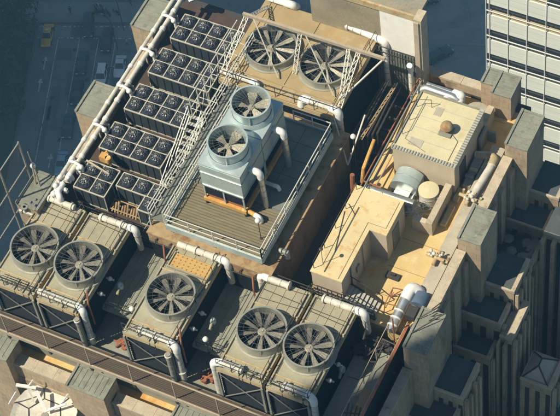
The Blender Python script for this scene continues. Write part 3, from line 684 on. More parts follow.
def condenser(label, x0, y0, cells, zt=ACZ, hb=1.65):
    """cells: list of (column, row); casing follows the rectangle(s) of the cells"""
    t = thing('air_cooled_condenser', label, 'condenser', (x0, y0, zt - hb), 'rows of black fan condensers')
    rows = {}
    for c, r in cells: rows.setdefault(r, []).append(c)
    body = MB(); seam = MB(); fr = MB(); base = MB()
    for r, cs in rows.items():
        a, b = x0 + min(cs) * PX, x0 + (max(cs) + 1) * PX; c, d = y0 + r * PY, y0 + (r + 1) * PY
        body.box(a + .02, b - .02, c + .02, d - .0, zt - hb + .12, zt - .05)
        base.box(a, b, c, d, zt - hb, zt - hb + .11)
        for k in range(2 * (max(cs) - min(cs) + 1) + 1):
            x = a + k * PX / 2; seam.box(x - .02, x + .02, c - .012, c + .019, zt - hb + .12, zt - .1)
        for k in range(max(cs) - min(cs) + 2):
            x = a + k * PX; fr.box(x - .035, x + .035, c, d, zt - .07, zt + .012)
        fr.box(a, b, c - .035, c + .035, zt - .075, zt + .016); fr.box(a, b, d - .035, d + .035, zt - .075, zt + .017)
        for x in (a, b): fr.box(x - .03, x + .03, c - .02, c + .04, zt - hb, zt - .08); fr.box(x - .03, x + .03, d - .04, d + .02, zt - hb, zt - .08)
    body.build('casing', M['acbody'], t); fr.build('frame', M['acframe'], t); base.build('base_rail', M['acframe'], t); seam.build('panel_seam', M['black'], t)
    for c, r in cells:
        f = fan_proto if first_fan[0] else copy_tree(fan_proto)
        first_fan[0] = False; f.parent = t
        f.location = ((c + .5) * PX, (r + .5) * PY, hb - .04); f.rotation_euler = (0, 0, rnd.uniform(0, 2))
    return t
full = [(c, r) for r in (0, 1) for c in range(4)]
condenser('rearmost black fan condenser row, nearest the top edge of the roof', -11.95, 8.2, full)
condenser('second condenser row from the rear, level with the rear blue-grey cooling tower', -12.0, 5.05, full)
condenser('middle condenser row of the black fan condensers', -12.05, 1.78, full)
condenser('fourth condenser row from the rear, just behind the square four fan unit', -12.1, -1.6, full)
condenser('square four fan condenser nearest the fan towers, at the front end of the rows', -12.15, -4.95, [(0, 0), (1, 0), (0, 1), (1, 1)])
condenser('L-shaped three fan condenser beside the open pipe bay and platform stair', -9.6, -4.95, [(0, 1), (1, 1), (2, 1), (1.9, 0)][:3] )
condenser('single fan condenser in front of the L-shaped one by the lattice stair', -7.45, -4.95, [(0, 0)])
# copper and steel pipework in the open bay
mb = MB()
for i in range(9):
    x = -9.6 + i * .22; mb.tube([(x, -4.9, 1.0), (x, -4.5, 1.35 + .2 * (i % 3)), (x + .05, -4.1, 1.0)], .06, 6)
for j in range(3): mb.tube([(-9.8, -4.8 + j * .3, 1.15 + .1 * j), (-7.6, -4.8 + j * .3, 1.15 + .1 * j)], .05, 6)
single(mb, 'pipe_manifold', M['rustroof'], 'tangle of small rusty pipes in the open bay beside the square condenser', 'pipes')
for i in range(4):
    mb = MB(); mb.ball((-9.3 + i * .5, -3.55, 1.9), .14, 8); mb.tube([(-9.3 + i * .5, -3.55, 1.), (-9.3 + i * .5, -3.55, 1.85)], .07, 6)
    single(mb, 'valve', M['offwhite'], 'small round white valve head behind the rusty pipes in the open bay', 'valve', 'white valve heads in the open bay')
mb = MB(); mb.bar((-12.1, -3.1, 2.95), (-10.2, -3.5, 2.95), .09, .14)
single(mb, 'timber', M['coping'], 'cream timber lying across the square four fan condenser', 'timber')
mb = MB(); mb.box(-11.6, -11.1, -2.45, -2.0, 2.3, 2.8); mb.bar((-11.7, -2.2, 2.4), (-11.2, -1.9, 2.9), .12); mb.drum((-11.0, -2.3, 2.3), .2, .5, 10)
single(mb, 'motor', M['orange'], 'small orange motor tucked behind the square four fan condenser', 'motor')

# pale pipe rack along the left edge
def rack_pipe(label, x, z, r, y0, y1, m):
    t = thing('header_pipe', label, 'pipe', (x, y0, z), 'long header pipes along the left parapet')
    mb = MB(); mb.tube([(x, y0, z), (x, y1, z)], r, 14); mb.build('pipe_run', M[m], t)
    y = y0 + .5
    while y < y1:
        mb = MB(); mb.tube([(x, y - .11, z), (x, y + .11, z)], r * 1.28, 14); mb.build('flange', M['white'], t); y += 1.62
    return t
rack_pipe('left-hand pale header pipe of the pair beside the condensers', -13.12, 2.85, .13, -5.4, 11.4, 'offwhite')
rack_pipe('right-hand pale header pipe of the pair, nearest the condensers', -12.62, 2.85, .15, -5.0, 11.4, 'offwhite')
for k, y in enumerate((9.4, 6.3, 3.0, -.4, -3.6)):
    lb = ('rearmost', 'second', 'middle', 'fourth', 'front')[k]
    t = thing('branch_pipe', ('white branch elbow feeding the rearmost condenser row', 'white branch elbow feeding the second condenser row from the rear', 'white branch elbow feeding the middle condenser row', 'white branch elbow feeding the fourth condenser row', 'white branch elbow feeding the square four fan condenser')[k], 'pipe', (-12.62, y, 1), 'branch elbows off the header pipes')
    mb = MB(); mb.bend([(-13.12, y, 3.05), (-12.6, y, 3.12), (-12.12, y - .1, 3.05), (-12.12, y - .1, 1.6)], .1, 10); mb.build('pipe_run', M['white'], t)
    mb = MB(); mb.ball((-12.2, y - .1, 2.95), .19, 12); mb.build('elbow', M['white'], t)
    mb = MB(); mb.box(-13.4, -12.3, y + .55, y + .65, 2.45, 2.6); mb.box(-13.35, -13.25, y + .55, y + .65, .5, 2.449); mb.box(-12.4, -12.3, y + .55, y + .65, .5, 2.449); mb.build('support', M['acframe'], t)
mb = MB()
for i in range(10):
    x, y = rnd.uniform(-13.3, -12.3), rnd.uniform(-6.2, -3.2); mb.ball((x, y, 2.7 + rnd.uniform(-.1, .35)), rnd.uniform(.12, .24), 8); mb.box(x - .15, x + .15, y - .1, y + .1, 2.4, 2.75)
mb.bend([(-12.7, -5.2, 2.85), (-12.7, -5.9, 2.85), (-12.4, -6.2, 2.85), (-12.3, -6.2, .6)], .2, 10)
mb.tube([(-13.05, -6.25, 2.6), (-12.75, -3.1, 2.6)], .14, 8)
single(mb, 'valve_cluster', M['white'], 'jumble of white valves at the front end of the header pipes', 'valves')
mb = MB(); mb.bend([(-13.1, 11.2, 2.85), (-13.1, 11.7, 2.85), (-12.4, 12.0, 2.85), (-12.0, 11.6, 2.5)], .26, 12); mb.ball((-12.9, 11.4, 2.95), .4, 12)
single(mb, 'pipe_elbow', M['white'], 'fat white elbow at the rear end of the header pipes', 'pipe')

# tall mesh fence frame at the far left
q = [P(35, 187, 1.0), P(14, 214, 1.0)]; fx = (q[0].x + q[1].x) / 2; fy1, fy0 = q[0].y, q[1].y
t = thing('fence_frame', 'tall see-through mesh fence frame at the far left edge of the roof', 'fence', (fx, fy0, .5))
mb = MB()
for y in (fy1, fy0, fy0 - 2.7): mb.box(fx - .05, fx + .05, y - .05, y + .05, -3, 6.0)
mb.build('post', M['greypipe'], t); mb = MB()
for z in (1.0, 3.4, 5.9): mb.box(fx - .035, fx + .035, fy0 - 2.7, fy1, z - .035, z + .035)
mb.build('rail', M['greypipe'], t); mb = MB()
n = 26
for i in range(n):
    y = fy0 - 2.7 + (fy1 - fy0 + 2.7) * i / n; mb.bar((fx, y, 1.0), (fx, min(fy1, y + 1.3), 3.4), .008); mb.bar((fx, y, 3.4), (fx, min(fy1, y + 1.3), 5.9), .008)
mb.build('mesh', M['rail'], t)
q = P(35, 168, 2.5)
t = thing('bracket_mast', 'leaning twin pipe mast with white finial on the left front pier', 'mast', (-14.2, -6.0, .5))
mb = MB(); mb.tube([(-14.4, -6.2, .3), (-14.6, -5.4, 4.0)], .06, 8); mb.tube([(-13.7, -6.3, .3), (-14.5, -5.4, 4.0)], .06, 8); mb.tube([(-14.55, -5.4, 4.0), (-14.6, -5.4, 5.6)], .03, 6); mb.build('mast', M['railbeige'], t)
mb = MB(); mb.ball((-14.55, -5.4, 4.1), .2, 10); mb.build('finial', M['offwhite'], t)
pipe('bundle of thin dark conduits from the far left pier to the open pipe bay', [(-13.6, -5.95, 1.0), (-9.8, -5.9, 1.0), (-5.8, -5.9, 1.0)], .05, 'rail')
mb = MB(); mb.rail([(-13.4, -5.55, .5), (-5.7, -5.55, .5)], 1.1, 3, 1.3, .02)
single(mb, 'guard_rail', M['rail'], 'dark guard rail along the front edge of the condenser roof', 'railing')

mark = roots()
# ================================================================== PENTHOUSE AND PLATFORM
t = thing('penthouse', 'brown-walled penthouse with a rusty ledge under the steel platform', 'penthouse', (-1.2, -1.3, -1.5))
mb = MB(); mb.box(-5.5, 3.1, -6.9, 4.6, -1.5, 3.88); mb.build('wall', M['wallbrown'], t)
mb = MB(); mb.box(-5.45, 3.05, -6.97, -6.901, -1.5, 3.0); mb.build('void_shade_panel', M['louvre'], t)  # near-black sheet paints the shade of the void under the band
mb = MB(); mb.box(-5.55, 3.2, -7.1, 4.65, 3.882, 4.0); mb.build('roof', M['rustroof'], t)
mb = MB(); mb.box(-5.5, 3.12, -7.06, -6.98, 3.05, 3.87); o = mb.build('front_band', M['rustroof'], t); mb = MB()
for i in range(9):
    x = -5 + i * 1.0; mb.tube([(x, -7.1, 2.7), (x, -7.14, 3.4), (x + .2, -7.1, 3.7)], .03, 6)
mb.tube([(-5.4, -7.14, 3.1), (3.0, -7.14, 3.1)], .04, 6); mb.build('conduit', M['rail'], o)
mb = MB(); mb.tube([(2.9, -5.2, 4.2), (3.4, -5.2, 4.2), (3.45, -5.2, 3.6)], .16, 10); mb.build('spout', M['greypipe'], t)

t = thing('platform', 'raised steel deck platform carrying the two blue-grey cooling towers', 'platform', (-.9, -1.5, 4))
mb = MB(); mb.box(-4.2, 2.45, -6.6, 3.6, 4.72, 4.86); mb.build('deck_frame', M['plate'], t)
mb = MB(); n = 17
for i in range(n):
    y = -6.45 + i * .2; mb.box(-4.1, 2.32, y, y + .15, 4.862, 4.93 + rnd.uniform(-.008, .008))
mb.build('deck_boards', M['boards'], t)
mb = MB()
for i in range(4):
    for j in range(5): mb.box(-4.1 + i * 1.62, -4.1 + (i + 1) * 1.62 - .03, -2.95 + j * 1.28, -2.95 + (j + 1) * 1.28 - .03, 4.862, 4.915)
mb.build('deck_plate', M['plate'], t)
mb = MB(); mb.box(-4.25, 2.5, -6.7, -6.6, 4.5, 5.02); mb.box(2.45, 2.55, -6.598, 3.6, 4.5, 5.02); mb.box(-4.25, 2.5, 3.602, 3.68, 4.5, 5.02); mb.box(-4.28, -4.2, -6.598, 3.6, 4.5, 5.02); mb.build('edge_beam', M['galvpaint'], t)
mb = MB()
for x in (-4, -1, 2.2):
    for y in (-6.4, -2, 3.2): mb.box(x - .1, x + .1, y - .1, y + .1, 4.002, 4.7)
mb.build('support', M['greypipe'], t)
for pts in ([(-4.2, -6.62, 5.0), (2.48, -6.62, 5.0)], [(2.48, -6.62, 5.0), (2.48, 3.6, 5.0)], [(2.48, 3.6, 5.0), (-.2, 3.6, 5.0)]):
    mb = MB(); mb.rail(pts, 1.1, 2, 1.7, .028, toe=True); mb.build('railing', M['railwhite'], t)
# lattice stair and walkway left of the platform
t = thing('lattice_stair', 'pale lattice stair and walkway between the condensers and the platform', 'stair', (-5.3, -1, .5))
mb = MB(); mb.box(-5.45, -4.4, -6.5, 6.5, 4.78, 4.84); mb.build('walkway', M['plate'], t)
for x in (-5.45, -4.4):
    mb = MB(); mb.rail([(x, -6.5, 4.84), (x, 8.5 if x < -5 else 4.2, 4.84)], 1.15, 3, .8, .026); 
    mb.build('railing', M['railwhite'], t)
mb = MB()
for i in range(10):
    y = -6.5 + 1.5 * i; mb.bar((-5.5, y, .5), (-5.5, y, 4.8), .08)
    mb.bar((-5.5, y, 1.0), (-5.5, y + 1.5, 4.7), .05); mb.bar((-5.5, y + 1.5, 1.0), (-5.5, y, 4.7), .05)
    mb.bar((-6.3, y, 2.8), (-5.5, y, 4.6), .04)
mb.build('lattice', M['railwhite'], t)
mb = MB()
for x in (-6.75, -5.75): mb.bar((x, -6.0, .6), (x, 1.5, 4.8), .07, .2)
for i in range(19): u = i / 18; mb.box(-6.72, -5.78, -5.9 + 7.3 * u, -5.65 + 7.3 * u, .7 + 4.1 * u, .74 + 4.1 * u)
mb.build('flight', M['flash'], t)
mb = MB()
for x in (-6.75, -5.75): mb.bar((x, -6.0, 1.7), (x, 1.5, 5.9), .05); mb.bar((x, -6.0, 1.2), (x, 1.5, 5.4), .04); [mb.bar((x, -6 + 7.5 * k / 8, .6 + 4.2 * k / 8), (x, -6 + 7.5 * k / 8, 1.7 + 4.2 * k / 8), .045) for k in range(9)]
mb.build('handrail', M['railwhite'], t)
mb = MB()
for i in range(7):
    y = 2 + i * 1.0; mb.bar((-6.9, y, 3.0), (-5.5, y, 5.9), .045); mb.bar((-6.9, y, 5.0), (-5.5, y, 5.0), .04); mb.bar((-6.9, y, 3.0), (-6.9, y + 1, 5.0), .04); mb.bar((-6.9, y, 3), (-6.9, y, 6), .05)
mb.bar((-6.9, 2, 6), (-6.9, 9, 6), .05); mb.bar((-6.9, 2, 5), (-6.9, 9, 5), .05)
mb.build('cage', M['railwhite'], t)

# the two galvanised cooling towers on the platform
def box_tower(label, x0, x1, y0, y1, cx, cy, rot):
    t = thing('cooling_tower', label, 'cooling tower', ((x0 + x1) / 2, (y0 + y1) / 2, 4.93), 'blue-grey cooling towers on the platform')
    zt = 9.3
    mb = MB(); mb.box(x0, x1, y0, y1, 6.9, zt - .3); mb.build('casing', M['galvpaint'], t)
    mb = MB(); mb.box(x0 - .04, x1 + .04, y0 - .04, y1 + .04, zt - .298, zt - .2); mb.box(x0 - .0, x1 + .0, y0, y1, zt - .198, zt - .1); mb.box(x0 - .05, x1 + .05, y0 - .05, y1 + .05, zt - .098, zt); mb.build('top_deck', M['galvpaint'], t)
    mb = MB(); mb.box(x0 - .03, x1 + .03, y0 - .05, y0 - .003, 8.3, 8.38); mb.box(x0 - .03, x1 + .03, y0 - .05, y0 - .003, 6.9, 7.02); mb.box(x1 + .003, x1 + .05, y0, y1, 6.9, 7.02); mb.box(x1 + .003, x1 + .05, y0, y1, 8.3, 8.38); mb.build('rib', M['galv'], t)
    mb = MB(); mb.box(x0 + .12, x1 - .12, y0 + .12, y1 - .12, 5.9, 6.898); o = mb.build('air_inlet', M['black'], t); mb = MB()
    for i in range(7):
        z = 5.98 + i * .13; mb.box(x0 + .1, x1 - .1, y0 + .04, y0 + .118, z, z + .03); mb.box(x1 - .118, x1 - .04, y0 + .1, y1 - .1, z, z + .03)
    mb.build('louvre', M['louvre'], o)
    mb = MB(); xm = (x0 + x1) / 2
    for x in (x0 + .05, xm, x1 - .05): mb.box(x - .05, x + .05, y0 - .01, y0 + .06, 5.62, 6.899)
    for y in (y1 - .05,): mb.box(x1 - .08, x1 + .01, y - .05, y + .05, 5.62, 6.899); mb.box(x0 - .01, x0 + .08, y - .05, y + .05, 5.62, 6.899)
    mb.build('leg', M['galvpaint'], t)
    mb = MB(); mb.box(x0 - .06, x1 + .06, y0 - .1, y0 + .12, 5.3, 5.6); mb.box(x0 - .06, x1 + .06, y1 - .12, y1 + .02, 5.3, 5.6); mb.box(x0 - .06, x0 + .14, y0 + .122, y1 - .122, 5.3, 5.6); mb.box(x1 - .14, x1 + .06, y0 + .122, y1 - .122, 5.3, 5.6); o = mb.build('basin_beam', M['orange'], t)
    mb = MB(); mb.box(x0 + .15, x1 - .15, y0 + .13, y1 - .13, 5.35, 5.895); mb.build('basin', M['rust'], t)
    mb = MB()
    for x in (x0 + .05, x1 - .05):
        for y in (y0 + .05, y1 - .1): mb.drum((x, y, 4.93), .12, .366, 8)
    mb.build('foot', M['darkpipe'], t)
    mb = MB()    # flared curb under the fan ring
    mb.lathe((cx, cy, zt), [(1.42, .002), (1.42, .05), (1.27, .32), (1.25, .32)], 40); mb.build('fan_curb', M['galvpaint'], t)
    fan_unit(t, (cx, cy, zt + .02), 1.2, 1.1, ringm='galvpaint', nb=5, bladem='hub', wires=26, rot=rot, flare=.02, bw=1.15)
    return t
box_tower('front blue-grey galvanised cooling tower with orange basin beams', -2.62, .22, -4.15, -1.22, -1.2, -2.68, .2)
box_tower('rear blue-grey galvanised cooling tower behind its lit twin', -2.62, .22, -1.15, 1.85, -1.2, .5, .7)
pipe('silver elbow pipe dropping along the front blue-grey cooling tower', [(.0, -3.0, 8.6), (.95, -3.0, 8.6), (1.0, -3.0, 4.95)], .2, 'silver', 'silver drop pipes on the platform', elbow=(1,))
pipe('silver elbow pipe dropping along the rear blue-grey cooling tower', [(.0, .3, 8.6), (.95, .3, 8.6), (1.0, .3, 4.95)], .2, 'silver', 'silver drop pipes on the platform', elbow=(1,))
pipe('low white crook pipe on the platform deck between the silver pipes', [(.3, -1.6, 5.3), (1.2, -1.6, 5.3), (1.25, -1.6, 4.95)], .12, 'offwhite', elbow=(1,))
pipe('ochre crook pipe at the right front foot of the front blue-grey tower', [(.3, -4.0, 5.4), (1.2, -4.2, 5.45), (1.25, -4.2, 4.95)], .15, 'orange', elbow=(1,))

# ================================================================== REAR OCHRE TOWER
t = thing('cooling_tower', 'big ochre rear cooling tower with two wide fans under a lattice frame', 'cooling tower', (-2.1, 8.4, -1.5))
X0, X1, Y0, Y1, ZT = -6.35, 2.05, 4.85, 12.0, 5.
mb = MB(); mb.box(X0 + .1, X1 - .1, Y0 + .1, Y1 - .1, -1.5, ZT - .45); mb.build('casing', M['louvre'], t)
mb = MB(); mb.box(X0, X1, Y0, Y1, ZT - .1, ZT); d = mb.build('deck', M['tantower'], t)
mb = MB(); mb.box(X0, X1, Y0 - .03, Y0 + .09, ZT - .5, ZT - .102); mb.box(X1 - .09, X1 + .03, Y0 + .092, Y1, ZT - .5, ZT - .102); mb.box(X0, X0 + .09, Y0 + .092, Y1, ZT - .5, ZT - .102); mb.build('fascia', M['fascia'], t)
mb = MB()
for x in (-5.9, -5.5, -2.1, 1.5): mb.box(x - .03, x + .03, Y0 + .05, Y1 - .05, ZT + .002, ZT + .05)
for y in (Y0 + 1.0, Y1 - 1.6): mb.box(X0 + .05, X1 - .05, y - .04, y + .04, ZT + .052, ZT + .09)
mb.build('deck_seam', M['tantower'], d)
for k in range(7):
    pass
mb = MB(); mb.rail([(X0, Y0 + .04, ZT), (X1 - .04, Y0 + .04, ZT), (X1 - .04, Y1, ZT)], 1., 2, 1.3, .018); mb.build('railing', M['rail'], t)
fan_unit(t, (-4.05, 8.2, ZT), 1.68, .6, rot=.2, bw=.4, nb=9, bladem='hub'); fan_unit(t, (-.1, 8.2, ZT), 1.68, .6, rot=.45, bw=.4, nb=9, bladem='hub')
t = thing('gantry', 'weathered steel lattice frame standing over the two rear ochre fans', 'frame', (-1.5, 8.9, 5))
def lattice(mb, a, b, w=.28, n=8, r=.035):
    a, b = V3(a), V3(b); d = (b - a).normalized(); s_ = d.cross(Vector((0, 1, .3))).normalized() * w
    mb.bar(a, b, r * 1.4); mb.bar(a + s_, b + s_, r * 1.4)
    for i in range(n): p = a.lerp(b, i / n); q = a.lerp(b, (i + 1) / n); mb.bar(p, q + s_, r); mb.bar(q, p + s_, r)
mb = MB(); mb.box(-6.3, 3.9, 8.86, 9.04, 6.85, 7.1); mb.build('beam', M['railbeige'], t)
for (a, b) in (((-6.2, 9, 6.9), (-6.4, 5.2, 5.0)), ((-2.3, 9, 6.9), (-1.95, 7.0, 5.0)), ((1.2, 9, 6.9), (1.75, 6.2, 5.0)), ((-6.0, 9, 6.9), (-6.0, 11.6, 5.0)), ((1.9, 9, 6.9), (2.0, 5.2, 5.0))):
    mb = MB(); lattice(mb, a, b); mb.build('leg', M['flash'], t)
mb = MB(); mb.bar((3.8, 9, 6.9), (1.9, 6.4, 5.0), .1); mb.bar((-5.6, 8.95, 6.9), (-2.6, 6.2, 5.2), .07); mb.bar((-1.8, 8.95, 6.9), (1.4, 6.2, 5.2), .07); mb.bar((1.9, 5.0, 5.0), (3.6, 3.2, 2.6), .09); mb.bar((3.6, 3.2, 2.6), (3.9, 5.6, 5.2), .09); mb.build('brace', M['flash'], t)
go = 'white pipes on the rear ochre tower'
pipe('white front pipe with fat elbow at the left of the rear ochre tower', [(-6.3, 5.3, 5.3), (-4.1, 5.25, 5.3), (-3.6, 5.2, 5.3), (-3.55, 4.6, 5.0), (-3.55, 4.6, 3.8)], .2, 'offwhite', go, elbow=(2,), rings=((0, .2), (0, .6)))
pipe('white front pipe with long riser at the right of the rear ochre tower', [(-.35, 5.0, 5.0), (-.35, 5.15, 5.45), (1.75, 5.1, 5.45), (2.3, 5.05, 5.4), (2.35, 5.0, -1.4)], .24, 'offwhite', go, elbow=(3, 1), rings=((3, .9),))
pipe('grey twin riser behind the long white riser of the rear ochre tower', [(2.0, 4.7, 4.6), (2.0, 4.7, -1.4)], .22, 'greypipe', go, rings=((0, .9),))
pipe('white rear pipe with right elbow on the rear ochre tower', [(-.2, 11.7, 5.45), (2.2, 11.4, 5.45), (2.75, 11.35, 5.45), (2.8, 11.3, 1.0)], .24, 'white', go, elbow=(2,), rings=((0, .06),))
pipe('white rear pipe cropped by the top edge of the photo', [(-6.2, 11.9, 5.45), (-4.6, 11.9, 5.45), (-4.2, 11.9, 5.45), (-4.15, 12.3, 4.8)], .24, 'white', go, elbow=(2,))

shift_new(mark, -1.5)
# rear bulkhead: tall wall, white panel, corner pilaster
t = thing('bulkhead', 'tall rear bulkhead with a bright white panel and an ochre corner pilaster', 'bulkhead', (.5, 13, -1.5))
mb = MB(); mb.box(-3.2, 4.4, 12.35, 12.9, -1.5, BT); mb.build('wall', M['stainwall'], t)
mb = MB(); mb.box(1.9, 4.38, 12.25, 12.348, 3.2, BT - .45); mb.build('white_panel', M['whitepaint'], t)
mb = MB(); mb.box(-3.2, 4.4, 12.902, 18, BT - .8, BT - .5); mb.build('roof', M['stainroof'], t)
mb = MB(); mb.box(4.41, 4.95, 11.95, 12.9, -1.5, BT + .1); mb.box(4.46, 4.8, 11.85, 11.948, -1.5, BT - .1); mb.build('pilaster', M['coping'], t)
mb = MB(); mb.box(-3.2, 4.4, 12.2, 12.349, BT - .4, BT + .08); mb.build('cornice', M['fascia'], t)
t = thing('screen_wall', 'dark corrugated screen below the bright white bulkhead panel', 'screen wall', (3, 11.9, 0))
mb = MB(); mb.box(1.7, 4.38, 12.1, 12.2, -1.4, 3.3); o = mb.build('sheet', M['plate'], t); mb = MB()
for i in range(13): mb.box(1.74 + i * .2, 1.84 + i * .2, 12.05, 12.098, -1.4, 3.3)
mb.build('corrugation', M['plate'], o); mb = MB(); mb.rail([(1.7, 11.9, 2.6), (4.4, 11.9, 2.6)], 1.1, 2, .9, .022); mb.build('railing', M['rail'], t)
pipe('white standpipe with bulbous head right of the dark corrugated screen', [(4.2, 11.6, -.5), (4.2, 11.6, 3.0), (4.25, 11.4, 3.3)], .17, 'white', elbow=(1,))
# pipes in the dark pit
for k, (x, z, r, m, lb) in enumerate(((4.65, 1.6, .05, 'rust', 'thin rust pipe line, leftmost of the bundle right of the dark pit'), (4.95, 1.75, .06, 'greypipe', 'thin grey pipe line in the bundle right of the dark pit'), (5.2, 1.5, .08, 'darkpipe', 'thick dark pipe line in the bundle right of the dark pit'), (5.45, 1.3, .05, 'railbeige', 'thin beige pipe line, rightmost of the bundle by the pale membrane roof'))):
    pipe(lb, [(x, 1.6 + .5 * k, z), (x, 11.8, z)], r, m, 'pipe bundle right of the dark pit')
mb = MB(); mb.tube([(4.2, 3.6, .4), (4.25, 3.9, 1.6), (4.3, 5.6, 2.6)], .12, 8)
single(mb, 'pipe', M['orange'], 'bright orange pipe slanting up out of the dark pit', 'pipe', None)
mb = MB(); mb.tube([(4.0, 2.6, 0.2), (4.0, 2.8, 2.2)], .16, 8); mb.tube([(4.45, 1.7, -.4), (4.3, 2.5, 1.6)], .1, 8); mb.tube([(4.5, 3.0, 1.6), (5.9, 3.0, 1.5)], .06, 8)
single(mb, 'pipe', M['rust'], 'rust red standing pipes beside the bright orange pipe', 'pipe', None)
mb = MB()
for i in range(7): mb.tube([(2.3 + .25 * i, 5 + .3 * i, -1.4), (2.4 + .25 * i, 5.6 + .2 * i, 1.5), (2.5 + .2 * i, 11, 1.2 + .2 * (i % 3))], .05, 6)
for i in range(6): mb.box(2.5, 4.2, 5.2 + i, 5.35 + i, -.2, 0.0)
single(mb, 'pipework', M['darkpipe'], 'dark pipework and cross beams filling the pit right of the rear ochre tower', 'pipework')
mb = MB(); lattice(mb, (3.4, 5.2, 2.6), (3.9, 9.4, 3.2), .3, 12, .03)
single(mb, 'cable_ladder', M['rustroof'], 'rusty cable ladder crossing the dark pit', 'ladder')
mb = MB(); mb.rail([(2.9, 1.2, -1.5), (2.9, 4.4, -1.5)], 1.2, 3, .8, .02); mb.rail([(4.55, -3, -.0), (4.55, 2.2, -.0)], 1.2, 3, .8, .02)
single(mb, 'guard_rail', M['rail'], 'dark guard rails on both sides of the pit beside the penthouse', 'railing')

# ================================================================== RIGHT-HAND ROOF
# long cream shed with a side bay
t = thing('shed', 'long cream roof shed with a side bay and rust-stained flat top', 'shed', (6.5, -1.7, 0))
L_ = [(4.9, -5.12), (6.95, -5.12), (6.95, -1.0), (8.1, -1.0), (8.1, 1.68), (4.9, 1.68)]
mb = MB(); mb.prism(L_, -.6, 2.9); mb.build('wall', M['wallcream'], t, smooth=False)
mb = MB(); mb.prism([(4.85, -5.17), (7.0, -5.17), (7.0, -1.05), (8.15, -1.05), (8.15, 1.73), (4.85, 1.73)], 2.902, 3.0); mb.build('roof', M['shedroof'], t, smooth=False)
mb = MB(); mb.box(8.102, 8.14, -.2, .75, .05, 2.15); d = mb.build('door', M['plate'], t); mb = MB(); mb.ball((8.17, -.1, 1.1), .04, 6); mb.build('handle', M['silver'], d)
mb = MB(); mb.rail([(5.0, -4.9, 3.0), (5.0, 1.4, 3.0)], .75, 1, 1.6, .016); mb.rail([(5.7, -4.9, 3.0), (5.7, .2, 3.0)], .06, 1, 2.0, .016); mb.build('roof_rail', M['rail'], t)
mb = MB()
for k in range(1): mb.bar((5.0, -.4 + k * 1.4, 3.05), (5.7, -3.4 + k * 1.4, 3.05), .03); mb.bar((5.7, -.4 + k * 1.4, 3.05), (5.0, .2 + k * 1.4, 3.05), .03)
mb.build('cross_wire', M['rail'], t)
mb = MB(); mb.tube([(5.35, -4.35, 3.0), (5.35, -4.35, 4.55)], .02, 6); mb.ball((5.35, -4.35, 4.6), .14, 8, .5)
mb.build('vent_pole', M['rail'], t)
mb = MB(); mb.rail([(4.95, -5.4, .9), (7.0, -5.4, .9)], 1.0, 2, .7, .02)
single(mb, 'guard_rail', M['rail'], 'dark guard rail in front of the cream shed end wall', 'railing')
mb = MB(); mb.rail([(-1.0, -5.75, 1.0), (9.4, -5.75, 1.0)], 1.1, 3, 2.2, .024); mb.box(-1.0, 9.4, -5.72, -5.55, .86, .92)
single(mb, 'guard_rail', M['rail'], 'long dark three-bar guard rail behind the right pair of front towers', 'railing')
t2 = bpy.data.objects['shed']; mb = MB()
for y in (-4.0, -2.9, -1.8, -.7, .4): mb.box(4.87, 6.98 if y < -1.1 else 8.12, y, y + .03, 3.002, 3.012)
mb.build('membrane_lap', M['mechroof'], t2)
mb = MB(); mb.tube([(6.7, -5.05, 3.03), (6.7, -.6, 3.03), (7.9, -.6, 3.03), (7.9, 1.5, 3.03)], .01, 6); mb.build('cable', M['rail'], t2)
mb = MB(); mb.tube([(6.98, -3.9, .1), (7.02, -3.9, 2.9)], .05, 8); mb.tube([(7.02, -2.2, .1), (7.02, -2.2, 2.9)], .03, 8); mb.box(6.955, 7.06, -3.2, -2.8, 1.2, 1.7); mb.build('downpipe', M['greypipe'], t2)
# short steel stair beside the shed
t = thing('steel_stair', 'short dark steel stair with pale worn treads beside the cream shed', 'stair', (8.0, -4.6, 0))
mb = MB()
for i in range(8): u = i / 7; x = 8.9 - 1.75 * u; mb.box(x - .12, x + .1, -5.25, -4.1, .12 + .9 * u, .16 + .9 * u)
mb.build('tread', M['flash'], t); mb = MB()
for y in (-5.3, -4.05): mb.bar((9.1, y, .1), (7.0, y, 1.15), .05, .2)
mb.build('stringer', M['darkpipe'], t); mb = MB()
for y in (-5.3, -4.05): mb.bar((9.1, y, 1.0), (7.0, y, 2.05), .045); mb.bar((9.1, y, 0), (9.1, y, 1.0), .045); mb.bar((8.0, y, .6), (8.0, y, 1.55), .045); mb.bar((7.1, y, 1.1), (7.1, y, 2.0), .045)
mb.build('handrail', M['rail'], t)
mb = MB(); mb.box(8.4, 9.3, -2.2, -1.75, .003, .16); mb.box(8.7, 9.0, -2.0, -1.9, .161, .3)
single(mb, 'floor_box', M['darkpipe'], 'low dark box on the roof floor in front of the shed side bay', 'box')
mb = MB()
for (a, b) in (((9.3, -3.4, 0), (9.5, -3.3, 1.1)), ((10.2, -3.2, 0), (10.1, -3.2, 1.1)), ((9.4, -4.6, 0), (9.5, -4.5, 1.1)), ((10.4, -4.4, 0), (10.3, -4.4, 1.1)), ((9.5, -3.3, 1.1), (10.1, -3.2, 1.1)), ((9.5, -3.3, 1.1), (9.5, -4.5, 1.1)), ((9.3, -3.4, .0), (10.1, -3.2, 1.1)), ((9.5, -4.5, 1.1), (10.3, -4.4, 1.1)), ((9.5, -3.3, .55), (9.5, -4.5, .55))): mb.bar(a, b, .05)
single(mb, 'pipe_stand', M['rust'], 'thin rusty pipe stand on the sunlit roof left of the silver duct', 'stand')

